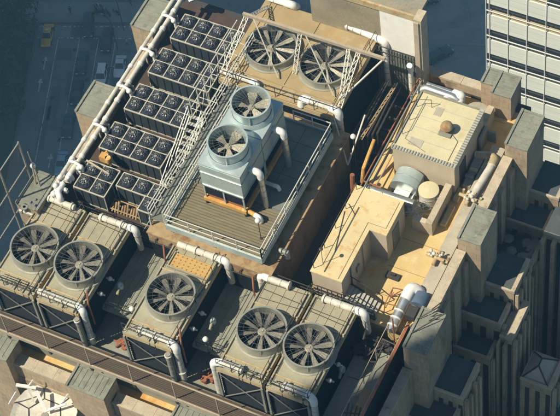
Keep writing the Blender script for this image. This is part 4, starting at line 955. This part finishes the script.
# machine room with pale roof
t = thing('machine_room', 'square machine room with pale membrane roof and ribbed metal edge', 'machine room', (7.9, 7.5, 0))
mb = MB(); mb.box(5.8, 10.05, 5.15, 9.85, 0.003, 3.05); mb.build('wall', M['wallcream'], t)
mb = MB(); mb.box(5.74, 10.12, 5.06, 9.92, 3.052, 3.2); mb.build('roof', M['mechroof'], t)
mb = MB(); mb.box(5.74, 10.12, 5.03, 5.3, 3.202, 3.27); mb.box(9.84, 10.15, 5.302, 9.92, 3.202, 3.27); o = mb.build('edge_flashing', M['flash'], t); mb = MB()
for i in range(22): x = 5.8 + i * .195; mb.box(x, x + .07, 5.01, 5.28, 3.272, 3.32)
for i in range(23): y = 5.36 + i * .195; mb.box(9.86, 10.17, y, y + .07, 3.272, 3.32)
mb.build('edge_rib', M['cap'], o)
mb = MB(); mb.box(5.75, 5.86, 5.4, 9.9, 3.202, 3.3); mb.box(5.86, 10.1, 9.8, 9.92, 3.202, 3.26); mb.build('kerb', M['cap'], t)
mb = MB(); mb.box(10.052, 10.09, 5.9, 6.9, .05, 2.2); mb.build('door', M['darkpipe'], t)
mb = MB(); mb.rail([(6.0, 6.3, 3.2), (6.0, 8.6, 3.2), (6.9, 8.9, 3.2)], .8, 1, 1.2, .014); mb.build('roof_rail', M['rail'], t)
mb = MB()
for i in range(1, 5): mb.box(5.9, 9.82, 5.32 + i * .9, 5.36 + i * .9, 3.202, 3.212)
o = mb.build('membrane_lap', M['flash'], t); mb = MB(); mb.box(6.6, 7.5, 5.7, 6.3, 3.213, 3.22); mb.box(7.2, 7.7, 8.4, 9.1, 3.213, 3.22); mb.build('membrane_patch', M['ledge'], o)
mb = MB(); mb.tube([(9.5, 5.4, 3.24), (9.5, 7.0, 3.24), (8.95, 7.4, 3.24)], .014, 6); mb.tube([(6.3, 9.6, 3.24), (6.3, 6.0, 3.24), (7.9, 5.5, 3.24)], .01, 6); mb.build('cable', M['rail'], t)
t = thing('roof_vent', 'rusty mushroom vent with square base on the pale machine room roof', 'vent', (8.55, 7.5, 3.2))
mb = MB(); mb.box(8.1, 8.95, 7.05, 7.9, 3.204, 3.3); mb.build('base', M['cap'], t)
mb = MB(); mb.lathe((8.55, 7.5, 3.3), [(.2, 0), (.2, .35), (.38, .36), (.42, .45), (.36, .62), (.2, .74), (.001, .78)], 20); mb.build('cowl', M['rustroof'], t)
# barrel-topped duct unit, tanks
t = thing('air_unit', 'silver air handling unit with a rounded barrel top in front of the machine room', 'air unit', (7.0, 4.4, 0))
arc = [(6.15, .7)] + [(6.15 + .95 - .95 * math.cos(a), 1.0 + .75 * math.sin(a)) for a in [i * math.pi * .86 / 9 for i in range(10)]] + [(7.98, .7)]
mb = MB(); mb.prism_axis([(x, z) for x, z in reversed(arc)], 3.75, 5.0, 'y'); mb.build('barrel_casing', M['galvpaint'], t)
mb = MB()
for y in (3.73, 4.36, 4.98): mb.prism_axis([(7.065 + (x - 7.065) * 1.012, z + .012) for x, z in reversed(arc)], y, y + .03, 'y')
mb.build('seam', M['galv'], t)
mb = MB(); mb.box(6.5, 7.8, 3.2, 4.8, .1, .69); mb.box(6.9, 7.6, 3.15, 3.72, .7, .95); mb.build('plinth', M['galv'], t)
mb = MB(); mb.box(6.2, 6.6, 3.8, 4.9, .003, .698); mb.build('base', M['darkpipe'], t)
def tank(label, x, y, r, z0, h, lid):
    t = thing('round_tank', label, 'tank', (x, y, z0))
    mb = MB(); mb.lathe((x, y, z0), [(.001, 0), (r, 0), (r, h), (.001, h)], 28); mb.build('shell', M['offwhite'], t)
    mb = MB(); mb.lathe((x, y, z0 + h + .002), [(.001, 0), (r + .04, 0), (r + .05, .06), (r - .02, .09), (.001, .13)], 28); mb.build('lid', M[lid], t)
    mb = MB(); mb.tube([(x + r + .12, y - .2, z0), (x + r + .12, y - .2, z0 + h * .8), (x + r * .8, y - .2, z0 + h * .9)], .07, 8); mb.build('pipe', M['greypipe'], t)
    mb = MB()
    for z in (.25, .7): mb.lathe((x, y, z0 + h * z), [(r + .004, 0), (r + .03, .01), (r + .03, .05), (r + .004, .06)], 28)
    mb.build('band', M['greypipe'], t)
tank('round tank with cream lid between the barrel-topped unit and the low wall', 8.72, 4.05, .62, .003, 1.35, 'mechroof')
tank('round tank with grey lid behind the pale machine room', 9.05, 11.1, .75, .003, 1.0, 'ledge')
# low dog-leg wall
t = thing('low_wall', 'low L-shaped cream wall beside the barrel-topped unit and tank', 'wall', (9.5, 3.6, 0))
mb = MB(); mb.box(9.5, 9.92, 1.75, 5.0, .003, 1.35); mb.build('long_leg', M['coping'], t)
mb = MB(); mb.box(8.55, 9.498, 1.75, 2.1, .003, 1.2); mb.build('short_leg', M['wallcream'], t)
mb = MB(); mb.box(10.1, 10.45, 2.6, 4.2, .003, .35); mb.box(10.1, 10.45, 4.6, 5.6, .003, .35)
single(mb, 'plank', M['fascia'], 'ochre sleepers lying in the shaded alley right of the low wall', 'sleepers')
# ribbed flexible duct and wire heap
t = thing('flexible_duct', 'ribbed silver flexible duct running along the rear end of the cream shed', 'duct', (6.6, 2.6, .5))
mb = MB(); pts = [(4.9, 2.75, 1.3)] ; n = 46; rs = []; pts = []
for i in range(n * 2): pts.append((4.9 + 3.4 * i / (2 * n), 2.75, 1.3)); rs.append(.3 if i % 2 else .25)
mb.tube(pts, .3, 14, rs); mb.build('duct_run', M['silver'], t)
mb = MB()
for x in (5.4, 6.6, 7.8): mb.box(x - .04, x + .04, 2.5, 3.0, .003, 1.0)
mb.build('stand', M['greypipe'], t)
mb = MB()
for i in range(60):
    c = Vector((8.35 + rnd.gauss(0, .32), 2.55 + rnd.gauss(0, .22), .5 + abs(rnd.gauss(0, .35))))
    mb.tube([c + Vector((rnd.uniform(-.35, .35), rnd.uniform(-.35, .35), rnd.uniform(-.15, .2))) for _ in range(4)], .012, 4)
single(mb, 'wire_heap', M['silver'], 'crumpled heap of silver wire mesh at the end of the flexible duct', 'wire')
mb = MB(); mb.bend([(5.0, 11.0, 1.2), (5.3, 11.3, 1.6), (7.4, 11.25, 1.6), (7.9, 11.2, 1.4), (7.95, 10.7, .4)], .28, 12); mb.tube([(5.2, 11.75, 1.35), (7.5, 11.7, 1.35)], .2, 10)
single(mb, 'twin_pipe', M['silver'], 'twin silver pipes running towards white elbows behind the machine room', 'pipes')
mb = MB(); mb.bend([(7.2, 11.7, 1.4), (7.75, 11.6, 1.5), (7.85, 10.9, 1.3)], .32, 12); mb.bend([(6.9, 11.0, 1.5), (7.2, 10.6, 1.5), (7.2, 10.3, .8)], .32, 12); mb.ball((7.75, 11.5, 1.6), .36, 10)
single(mb, 'pipe_elbow', M['white'], 'fat white elbows at the end of the twin silver pipes', 'pipe')
mb = MB()
for i in range(8): clutter(mb, 4.6, 5.6, 10.2, 11.6, .003, 3, .5)
single(mb, 'scrap', M['rustroof'], 'rusty odds and ends piled beside the twin silver pipes', 'scrap')
# small walls and gear by the rear right corner
mb = MB(); mb.box(9.7, 10.1, 9.95, 11.6, .003, 1.5)
single(mb, 'stub_wall', M['coping'], 'short cream stub wall between the round grey tank and the corner pier', 'wall')
mb = MB(); mb.bend([(10.2, 8.2, .6), (11.4, 8.4, .9), (11.6, 7.6, 1.05), (11.35, 4.6, 1.05)], .26, 12)
single(mb, 'pipe', M['offwhite'], 'thick pale pipe bending out of the alley along the right parapet ledge', 'pipe')
mb = MB(); mb.bend([(10.3, 8.15, .6), (11.15, 8.3, .8), (11.6, 8.1, 1.05), (11.58, 7.5, 1.1)], .285, 12)
single(mb, 'pipe_elbow', M['fascia'], 'cream elbow jacket on the thick pale pipe beside the right parapet', 'pipe')
mb = MB(); mb.box(10.25, 10.85, 7.2, 8.0, .003, .7); mb.box(10.3, 10.8, 5.8, 6.4, .003, .5); mb.drum((10.5, 6.9, .003), .25, .6, 12); mb.tube([(10.2, 6.6, .4), (10.8, 6.6, .5)], .2, 10)
single(mb, 'pump', M['greypipe'], 'grey pumps and dark boxes in the alley right of the machine room', 'pump')
mb = MB(); mb.box(10.3, 10.85, 6.9, 7.15, .4, .75); mb.box(10.4, 10.75, 6.5, 6.88, .2, .6)
single(mb, 'crate', M['fascia'], 'ochre boxes in the shaded alley right of the machine room', 'box')
mb = MB(); mb.box(10.15, 10.3, 8.8, 9.9, .003, 1.6); mb.box(10.15, 10.9, 9.9, 10.05, .003, 1.1)
single(mb, 'screen', M['greypipe'], 'grey metal screen at the rear right corner of the machine room', 'screen')
def valve_group(label, x, y, z):
    t = thing('valve_cluster', label, 'valves', (x, y, z))
    mb = MB(); mb.tube([(x - .8, y, z + .3), (x + .7, y - .1, z + .3)], .12, 10); mb.tube([(x - .1, y - .6, z + .25), (x - .1, y + .5, z + .25)], .12, 10)
    for k in range(6): mb.drum((x - .6 + .25 * k, y + rnd.uniform(-.3, .3), z + .2), .09, .35, 8)
    mb.build('valve_body', M['fascia'], t)
    mb = MB()
    for k in range(7): mb.ball((x - .6 + rnd.uniform(0, 1.1), y + rnd.uniform(-.4, .4), z + .5), rnd.uniform(.08, .15), 8)
    mb.build('valve_head', M['offwhite'], t)
valve_group('rusty valve cluster on the ledge in front of the middle right pier', 11.2, -.2, .8)
valve_group('pale and rusty valve cluster on the ledge between the two rear right piers', 11.35, 4.7, .8)
# big silver duct and blower near the front right
t = thing('big_duct', 'fat silver duct with white elbow on the sunlit roof near the right ledge', 'duct', (10.5, -4.2, 0))
mb = MB(); mb.tube([(10.45, -5.9, .55), (10.5, -3.4, 1.0)], .34, 16); mb.build('duct_run', M['silver'], t)
mb = MB()
for y in (-5.6, -5.1, -4.6): mb.tube([(10.46, y, .6 + (y + 5.9) * .18), (10.46, y + .08, .615 + (y + 5.9) * .18)], .37, 16)
mb.build('band', M['white'], t)
mb = MB(); mb.bend([(10.49, -3.7, .95), (10.55, -2.9, 1.15), (11.0, -2.8, .9), (11.1, -2.8, .5)], .38, 16); mb.build('elbow', M['white'], t)
t = thing('blower', 'dark blue rounded blower beside the white elbow of the fat silver duct', 'blower', (11.5, -3.5, .8))
mb = MB(); mb.prism_axis([(11.4 + .5 * math.cos(a), .95 + .5 * math.sin(a)) for a in [i * math.pi / 9 for i in range(10)]], -3.9, -3.0, 'y'); mb.build('scroll', mat('dark_blue_paint', (.09, .13, .19), .5, var=.3), t)
mb = MB(); mb.box(11.0, 11.6, -4.9, -4.1, .8, 1.3); mb.build('motor', M['darkpipe'], t)
mb = MB(); mb.tube([(10.95, -6.5, -3), (10.95, -6.4, 3.2)], .05, 6)
single(mb, 'pole', M['rust'], 'thin rusty pole beside the fat silver duct', 'pole')
mb = MB()
for k in range(5): mb.bar((11.0 + .1 * k, -6.2 + .3 * k, .4), (13.2, -5.2 + .32 * k, 2.9), .05)
mb.bar((12.2, -6.6, 2.55), (13.7, -4.8, 3.1), .06); mb.bar((12.15, -5.6, 2.6), (13.0, -4.6, 2.9), .05)
single(mb, 'ladder_frame', M['rail'], 'thin dark bars leaning on the front right pier cap', 'bars')

# white dish on the lower front ledge
c = P(44, 414, -6.2)
t = thing('dish_antenna', 'white dish platform with folded white struts below the front parapet at lower left', 'antenna', (c.x, c.y, -8))
mb = MB(); mb.lathe((c.x, c.y, -6.4), [(.001, -.05), (1.0, .0), (1.9, .16), (2.2, .3), (2.22, .22), (1.9, .06), (1.0, -.1), (.001, -.15)], 14); mb.build('dish', M['offwhite'], t, smooth=False)
mb = MB()
for k in range(6):
    a = k * math.pi / 3; b = a + math.pi / 3
    mb.bar((c.x + 1.2 * math.cos(a), c.y + 1.2 * math.sin(a), -6.35), (c.x + 1.2 * math.cos(b), c.y + 1.2 * math.sin(b), -6.35), .05); mb.bar((c.x + 1.2 * math.cos(a), c.y + 1.2 * math.sin(a), -6.35), (c.x + 2.1 * math.cos(a), c.y + 2.1 * math.sin(a), -6.1), .05)
mb.build('rib', M['darkpipe'], t)
W = lambda px, py, z: P(px, py, z)
mb = MB(); mb.bar(W(16, 385, -5.0), W(36, 388, -5.2), .22, .1); mb.bar(W(36, 391, -5.2), W(46, 412, -6.0), .22, .12); mb.bar(W(46, 411, -6.0), W(66, 404, -5.6), .16, .1); mb.bar(W(28, 388, -5.2), W(34, 402, -6.2), .12); mb.build('strut', M['white'], t)
mb = MB(); mb.bar(W(33, 380, -4.4), W(28, 387, -5.2), .08); mb.bar(W(68, 394, -4.6), W(63, 402, -5.6), .08); mb.bar(W(16, 392, -4.8), W(9, 404, -6.0), .08); mb.build('arm', M['white'], t)
mb = MB(); mb.tube([(c.x, c.y, -9.5), (c.x, c.y, -6.4)], .25, 10); mb.bar((c.x, c.y, -8.5), (c.x, -15.12, -8.5), .2); mb.bar((c.x, c.y, -7), (c.x, -15.12, -9.5), .15); mb.build('mount', M['greypipe'], t)

# ================================================================== STREET LIFE (far below)
def car_mat(n, c): return mat(n, c, .3, metal=.2, var=.08, spec=.6)
CM = {'yellow': car_mat('taxi_yellow', (.72, .36, .02)), 'black': car_mat('black_car_paint', (.03, .032, .036)), 'maroon': car_mat('dark_maroon_car_paint', (.07, .03, .035)),
      'blue': car_mat('dark_blue_car_paint', (.035, .06, .09)), 'silver': car_mat('silver_car_paint', (.62, .64, .65)), 'pale': car_mat('pale_blue_car_paint', (.30, .40, .46)), 'white': car_mat('white_car_paint', (.72, .73, .72))}
LM = mat('lamp_lens', (.7, .68, .6), .2, var=.05); TM = mat('tail_lens', (.25, .02, .02), .3, var=.05)
def car(name, label, pos, ang, paint, L=4.9, W=1.86, H=1.5, suv=False, sign=False):
    t = thing(name, label, 'car', pos, 'vehicles on the avenue', ang); p = M_ = CM[paint]
    h, w = L / 2, W / 2; belt = .95 if suv else .86
    mb = MB()
    prof = [(-h, .35), (-h + .08, belt - .2), (-h + .25, belt), (h - 1.2, belt), (h - .25, belt - .14), (h - .05, belt - .32), (h, .35)]
    vs = []; k = len(prof)
    for s_ in (-1, 1):
        for y, z in prof:
            tp = 1 - .1 * max(0, abs(y) - h * .6) / (h * .4); vs.append((s_ * w * tp * .985, y, z))
    for s_ in (-1, 1):
        for y, z in prof: vs.append((s_ * w * (.93 if abs(y) < h * .8 else .8), y, z + (.0 if z < .4 else .03)))
    f = []
    for i in range(k - 1): f += [(i, i + 1, 2 * k + i + 1, 2 * k + i), (k + i + 1, k + i, 3 * k + i, 3 * k + i + 1), (2 * k + i, 2 * k + i + 1, 3 * k + i + 1, 3 * k + i)]
    f += [(0, k, k - 1 + k, k - 1)]; mb.add(vs, f); mb.box(-w * .9, w * .9, -h + .1, h - .1, .22, .5); mb.build('body', p, t, local=True)
    r0, r1 = (-h + .12, h - 1.5) if suv else (-h + .85, h - 1.45); a0, a1 = (r0 + .35, r1 - .75) if suv else (r0 + .65, r1 - .8)
    wb_, wt = w * .9, w * .72
    B = [(-wb_, r0, belt + .02), (wb_, r0, belt + .02), (wb_, r1, belt + .02), (-wb_, r1, belt + .02)]; T = [(-wt, a0, H - .03), (wt, a0, H - .03), (wt, a1, H - .03), (-wt, a1, H - .03)]
    mb = MB(); mb.add([*B[:], *T[:]], [(0, 1, 5, 4), (1, 2, 6, 5), (2, 3, 7, 6), (3, 0, 4, 7)]); mb.build('window', M['glass'], t, local=True, smooth=False)
    mb = MB(); mb.add([(-wt * 1.02, a0 - .05, H - .035), (wt * 1.02, a0 - .05, H - .035), (wt * 1.02, a1 + .05, H - .035), (-wt * 1.02, a1 + .05, H - .035), (-wt * .9, a0 + .1, H + .02), (wt * .9, a0 + .1, H + .02), (wt * .9, a1 - .1, H + .02), (-wt * .9, a1 - .1, H + .02)], [(0, 1, 5, 4), (1, 2, 6, 5), (2, 3, 7, 6), (3, 0, 4, 7), (4, 5, 6, 7), (3, 2, 1, 0)])
    for s_ in (-1, 1):
        for (ya, yb) in ((r0, a0), (r1, a1), ((r0 + r1) / 2, (a0 + a1) / 2)): mb.bar((s_ * wb_ * 1.0, ya, belt), (s_ * wt * 1.01, yb, H - .03), .07)
    mb.build('roof', p, t, local=True)
    for sx in (-1, 1):
        for y in (-h + .95, h - .95):
            mb = MB(); mb.tube([(sx * (w - .2), y, .33), (sx * (w + .01), y, .33)], .33, 14); o = mb.build('wheel', M['tyre'], t, local=True)
            mb = MB(); mb.tube([(sx * (w + .012), y, .33), (sx * (w + .03), y, .33)], .2, 10); mb.build('rim', M['galv'], o, local=True)
        mb = MB(); mb.box(sx * w * .62 - .18, sx * w * .62 + .18, h - .13, h - .02, belt - .3, belt - .16); mb.build('headlight', LM, t, local=True)
        mb = MB(); mb.box(sx * w * .66 - .16, sx * w * .66 + .16, -h - .01, -h + .06, belt - .25, belt - .08); mb.build('tail_light', TM, t, local=True)
        mb = MB(); mb.box(sx * (w + .08) - .1, sx * (w + .08) + .1, r1 - .5, r1 - .38, belt, belt + .14); mb.build('mirror', p, t, local=True)
    if sign: mb = MB(); mb.box(-.3, .3, (a0 + a1) / 2 - .12, (a0 + a1) / 2 + .12, H + .021, H + .16); mb.build('roof_sign', LM, t, local=True)
    return t
down = SANG + math.pi
def G(px, py, h=.03): p = P(px, py, GZ + .6); return (p.x, p.y, GZ + h)
car('taxi', 'yellow taxi alone in the left lane of the avenue', G(47.5, 35), down, 'yellow', sign=True)
car('parked_car', 'dark blue van straddling the crosswalk at the head of the avenue', G(88.5, 25.5), down + .12, 'blue', L=5.2, H=1.75, suv=True)
car('parked_car', 'dark maroon estate car right of the blue van near the crosswalk', G(107, 40), down, 'maroon', L=5.1, H=1.6, suv=True)
car('parked_car', 'dark slate car in the lane right of the taxi, behind the blue van', G(82, 63), down, 'blue', L=4.9)
car('parked_car', 'white estate car just behind the cream pier of the left parapet', G(101.5, 76), down, 'white', L=4.9, H=1.65, suv=True)
car('parked_car', 'silver saloon at the kerb beside the parapet pipes', G(120, 66), down, 'silver', L=4.6)
car('parked_car', 'black saloon left of the cream left pier, behind the slate car', G(77, 92.5), down, 'black', L=5.1)
car('parked_car', 'dark saloon right of the lane line in the shade of the header pipes', G(68.5, 126), down, 'blue', L=4.9)
car('parked_car', 'pale blue car half hidden by the white valve jumble of the left parapet', G(61.5, 163), down, 'pale', L=4.8)
q = st(437, 55)
car('parked_car', 'dark teal car parked askew on the shaded side street at top', G(437.5, 56), SANG - R(52), 'blue', L=5.6, W=2., H=1.7, suv=True)
car('parked_car', 'black car cropped by the top edge on the shaded side street', G(424, 1), SANG - R(70), 'black')

# motor scooters crowded on the plaza
def scooter(label, pos, ang, m):
    t = thing('motor_scooter', label, 'scooter', pos, 'scooters parked at the head of the avenue', ang)
    mb = MB(); mb.tube([(0, -.6, .55), (0, -.1, .5), (0, .3, .35), (0, .62, .9)], .15, 8, [.17, .2, .12, .08]); mb.build('body', m, t, local=True)
    mb = MB(); mb.box(-.14, .14, -.7, .05, .68, .8); mb.build('seat', M['tyre'], t, local=True)
    mb = MB(); mb.tube([(-.35, .6, 1.02), (0, .66, .98), (.35, .6, 1.02)], .03, 6); mb.build('handlebar', M['rail'], t, local=True)
    for y in (-.62, .72):
        mb = MB(); mb.tube([(-.06, y, .25), (.06, y, .25)], .25, 12); mb.build('wheel', M['tyre'], t, local=True)
    return t
gm = car_mat('green_scooter_paint', (.04, .35, .16)); rm = car_mat('dark_red_scooter_paint', (.2, .04, .04))
for i, (px, py, a, m, lb) in enumerate(((96, 9, .9, CM['black'], 'black scooter, leftmost of the scooter cluster beyond the blue van'), (100, 6, 1.3, CM['silver'], 'silver scooter in the rear of the scooter cluster'), (103.5, 11, .7, rm, 'dark red scooter in the middle of the scooter cluster'), (108, 12.5, 1.0, CM['black'], 'black scooter between the red and the green scooters'), (116, 11.5, 1.2, gm, 'bright green scooter, rightmost of the scooter cluster'), (98, 12, 1.9, rm, 'dark red scooter nearest the blue van'))):
    scooter(lb, G(px, py, .15), a, m)

# people
def person(label, pos, ang, top, legs, stride=.2, arm=.15):
    me = bpy.data.meshes.new('person'); J = [(0, 0, .95), (0, 0, 1.2), (0, .0, 1.42), (0, .02, 1.53), (0, .04, 1.68), (0, .03, 1.76)]; rad = [.155, .15, .15, .06, .105, .07]; E_ = [(0, 1), (1, 2), (2, 3), (3, 4), (4, 5)]
    for s_ in (-1, 1):
        n = len(J); J += [(s_ * .1, 0, .9), (s_ * .1, s_ * stride * .5 + .04, .5), (s_ * .1, s_ * stride, .1), (s_ * .1, s_ * stride + .17, .05)]; rad += [.11, .07, .048, .04]; E_ += [(0, n), (n, n + 1), (n + 1, n + 2), (n + 2, n + 3)]
        n = len(J); J += [(s_ * .2, 0, 1.42), (s_ * .26, -s_ * arm * .4, 1.14), (s_ * .25, -s_ * arm + .1, .9), (s_ * .24, -s_ * arm + .14, .78)]; rad += [.07, .05, .04, .038]; E_ += [(2, n), (n, n + 1), (n + 1, n + 2), (n + 2, n + 3)]
    me.from_pydata(J, E_, []); o = bpy.data.objects.new('person', me); col.objects.link(o); o.location = pos; o.rotation_euler = (0, 0, ang)
    sk = o.modifiers.new('skin', 'SKIN'); sk.use_smooth_shade = True
    for v, r_ in zip(me.skin_vertices[0].data, rad): v.radius = (r_, r_)
    me.skin_vertices[0].data[0].use_root = True
    ss = o.modifiers.new('sub', 'SUBSURF'); ss.levels = 1; ss.render_levels = 1
    m = bpy.data.materials.new('clothes'); m.use_nodes = True; nd = m.node_tree.nodes; tc = nd.new('ShaderNodeTexCoord'); sx = nd.new('ShaderNodeSeparateXYZ'); cr = nd.new('ShaderNodeValToRGB')
    m.node_tree.links.new(tc.outputs['Object'], sx.inputs[0]); mr = nd.new('ShaderNodeMath'); mr.operation = 'DIVIDE'; mr.inputs[1].default_value = 1.8
    m.node_tree.links.new(sx.outputs[2], mr.inputs[0]); m.node_tree.links.new(mr.outputs[0], cr.inputs[0]); m.node_tree.links.new(cr.outputs[0], nd['Principled BSDF'].inputs['Base Color'])
    e = cr.color_ramp; e.interpolation = 'CONSTANT'; e.elements[0].color = (.03, .02, .02, 1); e.elements[1].position = .06; e.elements[1].color = (*legs, 1)
    for p_, c_ in ((.53, top), (.84, (.45, .29, .2))): k = e.elements.new(p_); k.color = (*c_, 1)
    o.data.materials.append(m); tag(o, label, 'person', 'people on the plaza')
    mb = MB(); mb.ball((0, .01, 1.75), .125, 10, .75); h_ = mb.build('hair', M['tyre'], o, local=True)
    return o
for (px, py, a, tp, lg, lb) in ((70.5, 11.5, 1.2, (.05, .05, .06), (.04, .05, .09), 'person in dark clothes walking alone across the pale plaza'), (38, 4.5, 0, (.03, .03, .035), (.03, .03, .04), 'person in black nearest the top edge beside the plaza kerb'), (36.5, 11, .3, (.06, .04, .04), (.02, .02, .03), 'person in dark brown, middle of three by the plaza kerb'), (35, 18, 2., (.03, .04, .05), (.02, .02, .02), 'person in dark grey, lowest of three by the plaza kerb'), (2, 3, 1., (.08, .02, .02), (.03, .03, .05), 'person in dark red at the top left corner'), (93, 35, .5, (.05, .05, .08), (.03, .03, .03), 'person in navy stepping out behind the blue van'), (127, 43, 2.2, (.5, .5, .5), (.03, .03, .04), 'person in a pale top on the pavement by the left pier'), (131, 3, 1.4, (.12, .03, .03), (.03, .03, .03), 'person in a red top on the pavement at the top')):
    person(lb, G(px, py, .16), a, tp, lg)

# park trees
def tree(label, px, py, h, r):
    b = P(px, py, GZ + .1); t = thing('park_tree', label, 'tree', b, 'park trees beside the avenue')
    rr = random.Random(int(px * 31 + py * 7)); mb = MB(); mb.tube([b, b + Vector((.1, .1, h * .35)), b + Vector((.2, -.1, h * .7))], .3, 8, [.34, .26, .12])
    cl = []
    for k in range(11):
        a = rr.uniform(0, 6.28); q = r * rr.uniform(.25, .75); c = b + Vector((q * math.cos(a), q * math.sin(a), h * rr.uniform(.5, .92))); cl.append((c, r * rr.uniform(.28, .5)))
        mb.tube([b + Vector((.1, .1, h * .38)), (b + Vector((0, 0, h * .5))).lerp(c, .5), c], .08, 5, [.14, .09, .03])
    mb.build('trunk', M['bark'], t)
    mb = MB()
    for c, q in cl:
        for _ in range(150):
            d = Vector((rr.gauss(0, 1), rr.gauss(0, 1), rr.gauss(0, .8))).normalized() * q * rr.uniform(.55, 1.1); p = c + d
            u = Vector((rr.gauss(0, 1), rr.gauss(0, 1), rr.gauss(0, .5))).normalized() * rr.uniform(.16, .34); v = u.cross(Vector((rr.gauss(0, 1), rr.gauss(0, 1), rr.gauss(0, 1)))).normalized() * rr.uniform(.12, .26)
            mb.add([p - u, p + v, p + u, p - v], [(0, 1, 2, 3)])
    mb.build('crown', M['leaf'], t, smooth=False)
tree('dark park tree at the corner of the plaza, topmost of its row', 17, 27, 9, 4.2)
tree('dark park tree second from the plaza along the avenue kerb', 19, 52, 10, 4.4)
tree('dark park tree third from the plaza along the avenue kerb', 15, 78, 9, 4.0)
tree('dark park tree fourth from the plaza along the avenue kerb', 14, 104, 10, 4.4)
tree('dark park tree nearest the tall mesh fence frame', 8, 130, 9, 4.2)
tree('dark park tree at the left edge of the photo, upper one', 1, 42, 10, 4.6)
tree('dark park tree at the left edge of the photo, lower one', -1, 82, 10, 4.8)
# street lamps
for (px, py, lb) in ((124, 30, 'thin street lamp on the kerb beside the rear left pier'), (118, 50, 'thin street lamp on the pavement between the silver saloon and the roof')):
    b = P(px, py, GZ + .15); t = thing('street_lamp', lb, 'street lamp', b)
    mb = MB(); mb.tube([b, b + Vector((0, 0, 7.5)), b + Vector((-.4, .1, 8.2)), b + Vector((-1.6, .4, 8.4))], .08, 8); mb.build('post', M['rail'], t)
    mb = MB(); mb.box(b.x - 2.0, b.x - 1.4, b.y + .3, b.y + .55, b.z + 8.3, b.z + 8.45); mb.build('lamp_head', M['greypipe'], t)

# each separate piece of these parts becomes a part of its own
def split_pieces(o):
    me = o.data; n = len(me.vertices); par = list(range(n))
    def find(a):
        while par[a] != a: par[a] = par[par[a]]; a = par[a]
        return a
    for e in me.edges: par[find(e.vertices[0])] = find(e.vertices[1])
    isl = {}
    for i in range(n): isl.setdefault(find(i), []).append(i)
    bb = []
    for vs in isl.values():
        c = [me.vertices[i].co for i in vs]; bb.append((vs, [min(p[k] for p in c) for k in range(3)], [max(p[k] for p in c) for k in range(3)]))
    gp = list(range(len(bb)))
    def gf(a):
        while gp[a] != a: a = gp[a]
        return a
    for i in range(len(bb)):
        for j in range(i):
            gap = math.sqrt(sum(max(0, bb[i][1][k] - bb[j][2][k], bb[j][1][k] - bb[i][2][k]) ** 2 for k in range(3)))
            sz = max(max(b[2][k] - b[1][k] for k in range(3)) for b in (bb[i], bb[j]))
            if gap < .4 * min(sz, .6) and gf(i) != gf(j): gp[gf(i)] = gf(j)
    cl = {}
    for i in range(len(bb)): cl.setdefault(gf(i), []).extend(bb[i][0])
    if len(cl) < 2: return
    own = {v: k for k, vs in cl.items() for v in vs}; nm = o.name.split('.')[0]; first = True
    for k, vs in cl.items():
        vs = sorted(vs); ix = {v: i for i, v in enumerate(vs)}
        m2 = bpy.data.meshes.new(nm); m2.from_pydata([tuple(me.vertices[v].co) for v in vs], [], [[ix[v] for v in p.vertices] for p in me.polygons if own[p.vertices[0]] == k])
        m2.polygons.foreach_set('use_smooth', [True] * len(m2.polygons)); m2.set_sharp_from_angle(angle=R(38)); m2.materials.append(me.materials[0])
        if first: o.data = m2; first = False
        else:
            c = o.copy(); c.data = m2; col.objects.link(c); c.parent = o.parent
            for ch in kids(o): pass
SPLIT = {'membrane_lap', 'foot', 'leg', 'valve', 'junction_box', 'support', 'arm', 'stand', 'handrail', 'stringer', 'valve_head', 'railing', 'strap', 'deck_seam', 'ring_rib', 'tray_hole', 'roof_joint', 'panel_seam'}
for o in [o for o in bpy.data.objects if o.type == 'MESH' and o.parent and o.name.split('.')[0] in SPLIT]:
    if o.name.split('.')[0] == 'railing' and o.parent.name.split('.')[0] != 'corrugated_deck': continue
    split_pieces(o)

# ================================================================== HAZE between the roof and the street
mb = MB(); mb.box(-800, 800, -800, 800, GZ - 1, 112); hz = mb.build('haze', bpy.data.materials.new('haze_air'), smooth=False); tag(hz, kind='stuff')
hm = hz.data.materials[0]; hm.use_nodes = True; hn = hm.node_tree.nodes; hn.remove(hn['Principled BSDF']); pv = hn.new('ShaderNodeVolumePrincipled')
pv.inputs['Color'].default_value = (.26, .64, .95, 1); pv.inputs['Density'].default_value = .00075; pv.inputs['Anisotropy'].default_value = .2
hm.node_tree.links.new(pv.outputs[0], hn['Material Output'].inputs['Volume'])
sc.cycles.volume_bounces = 0
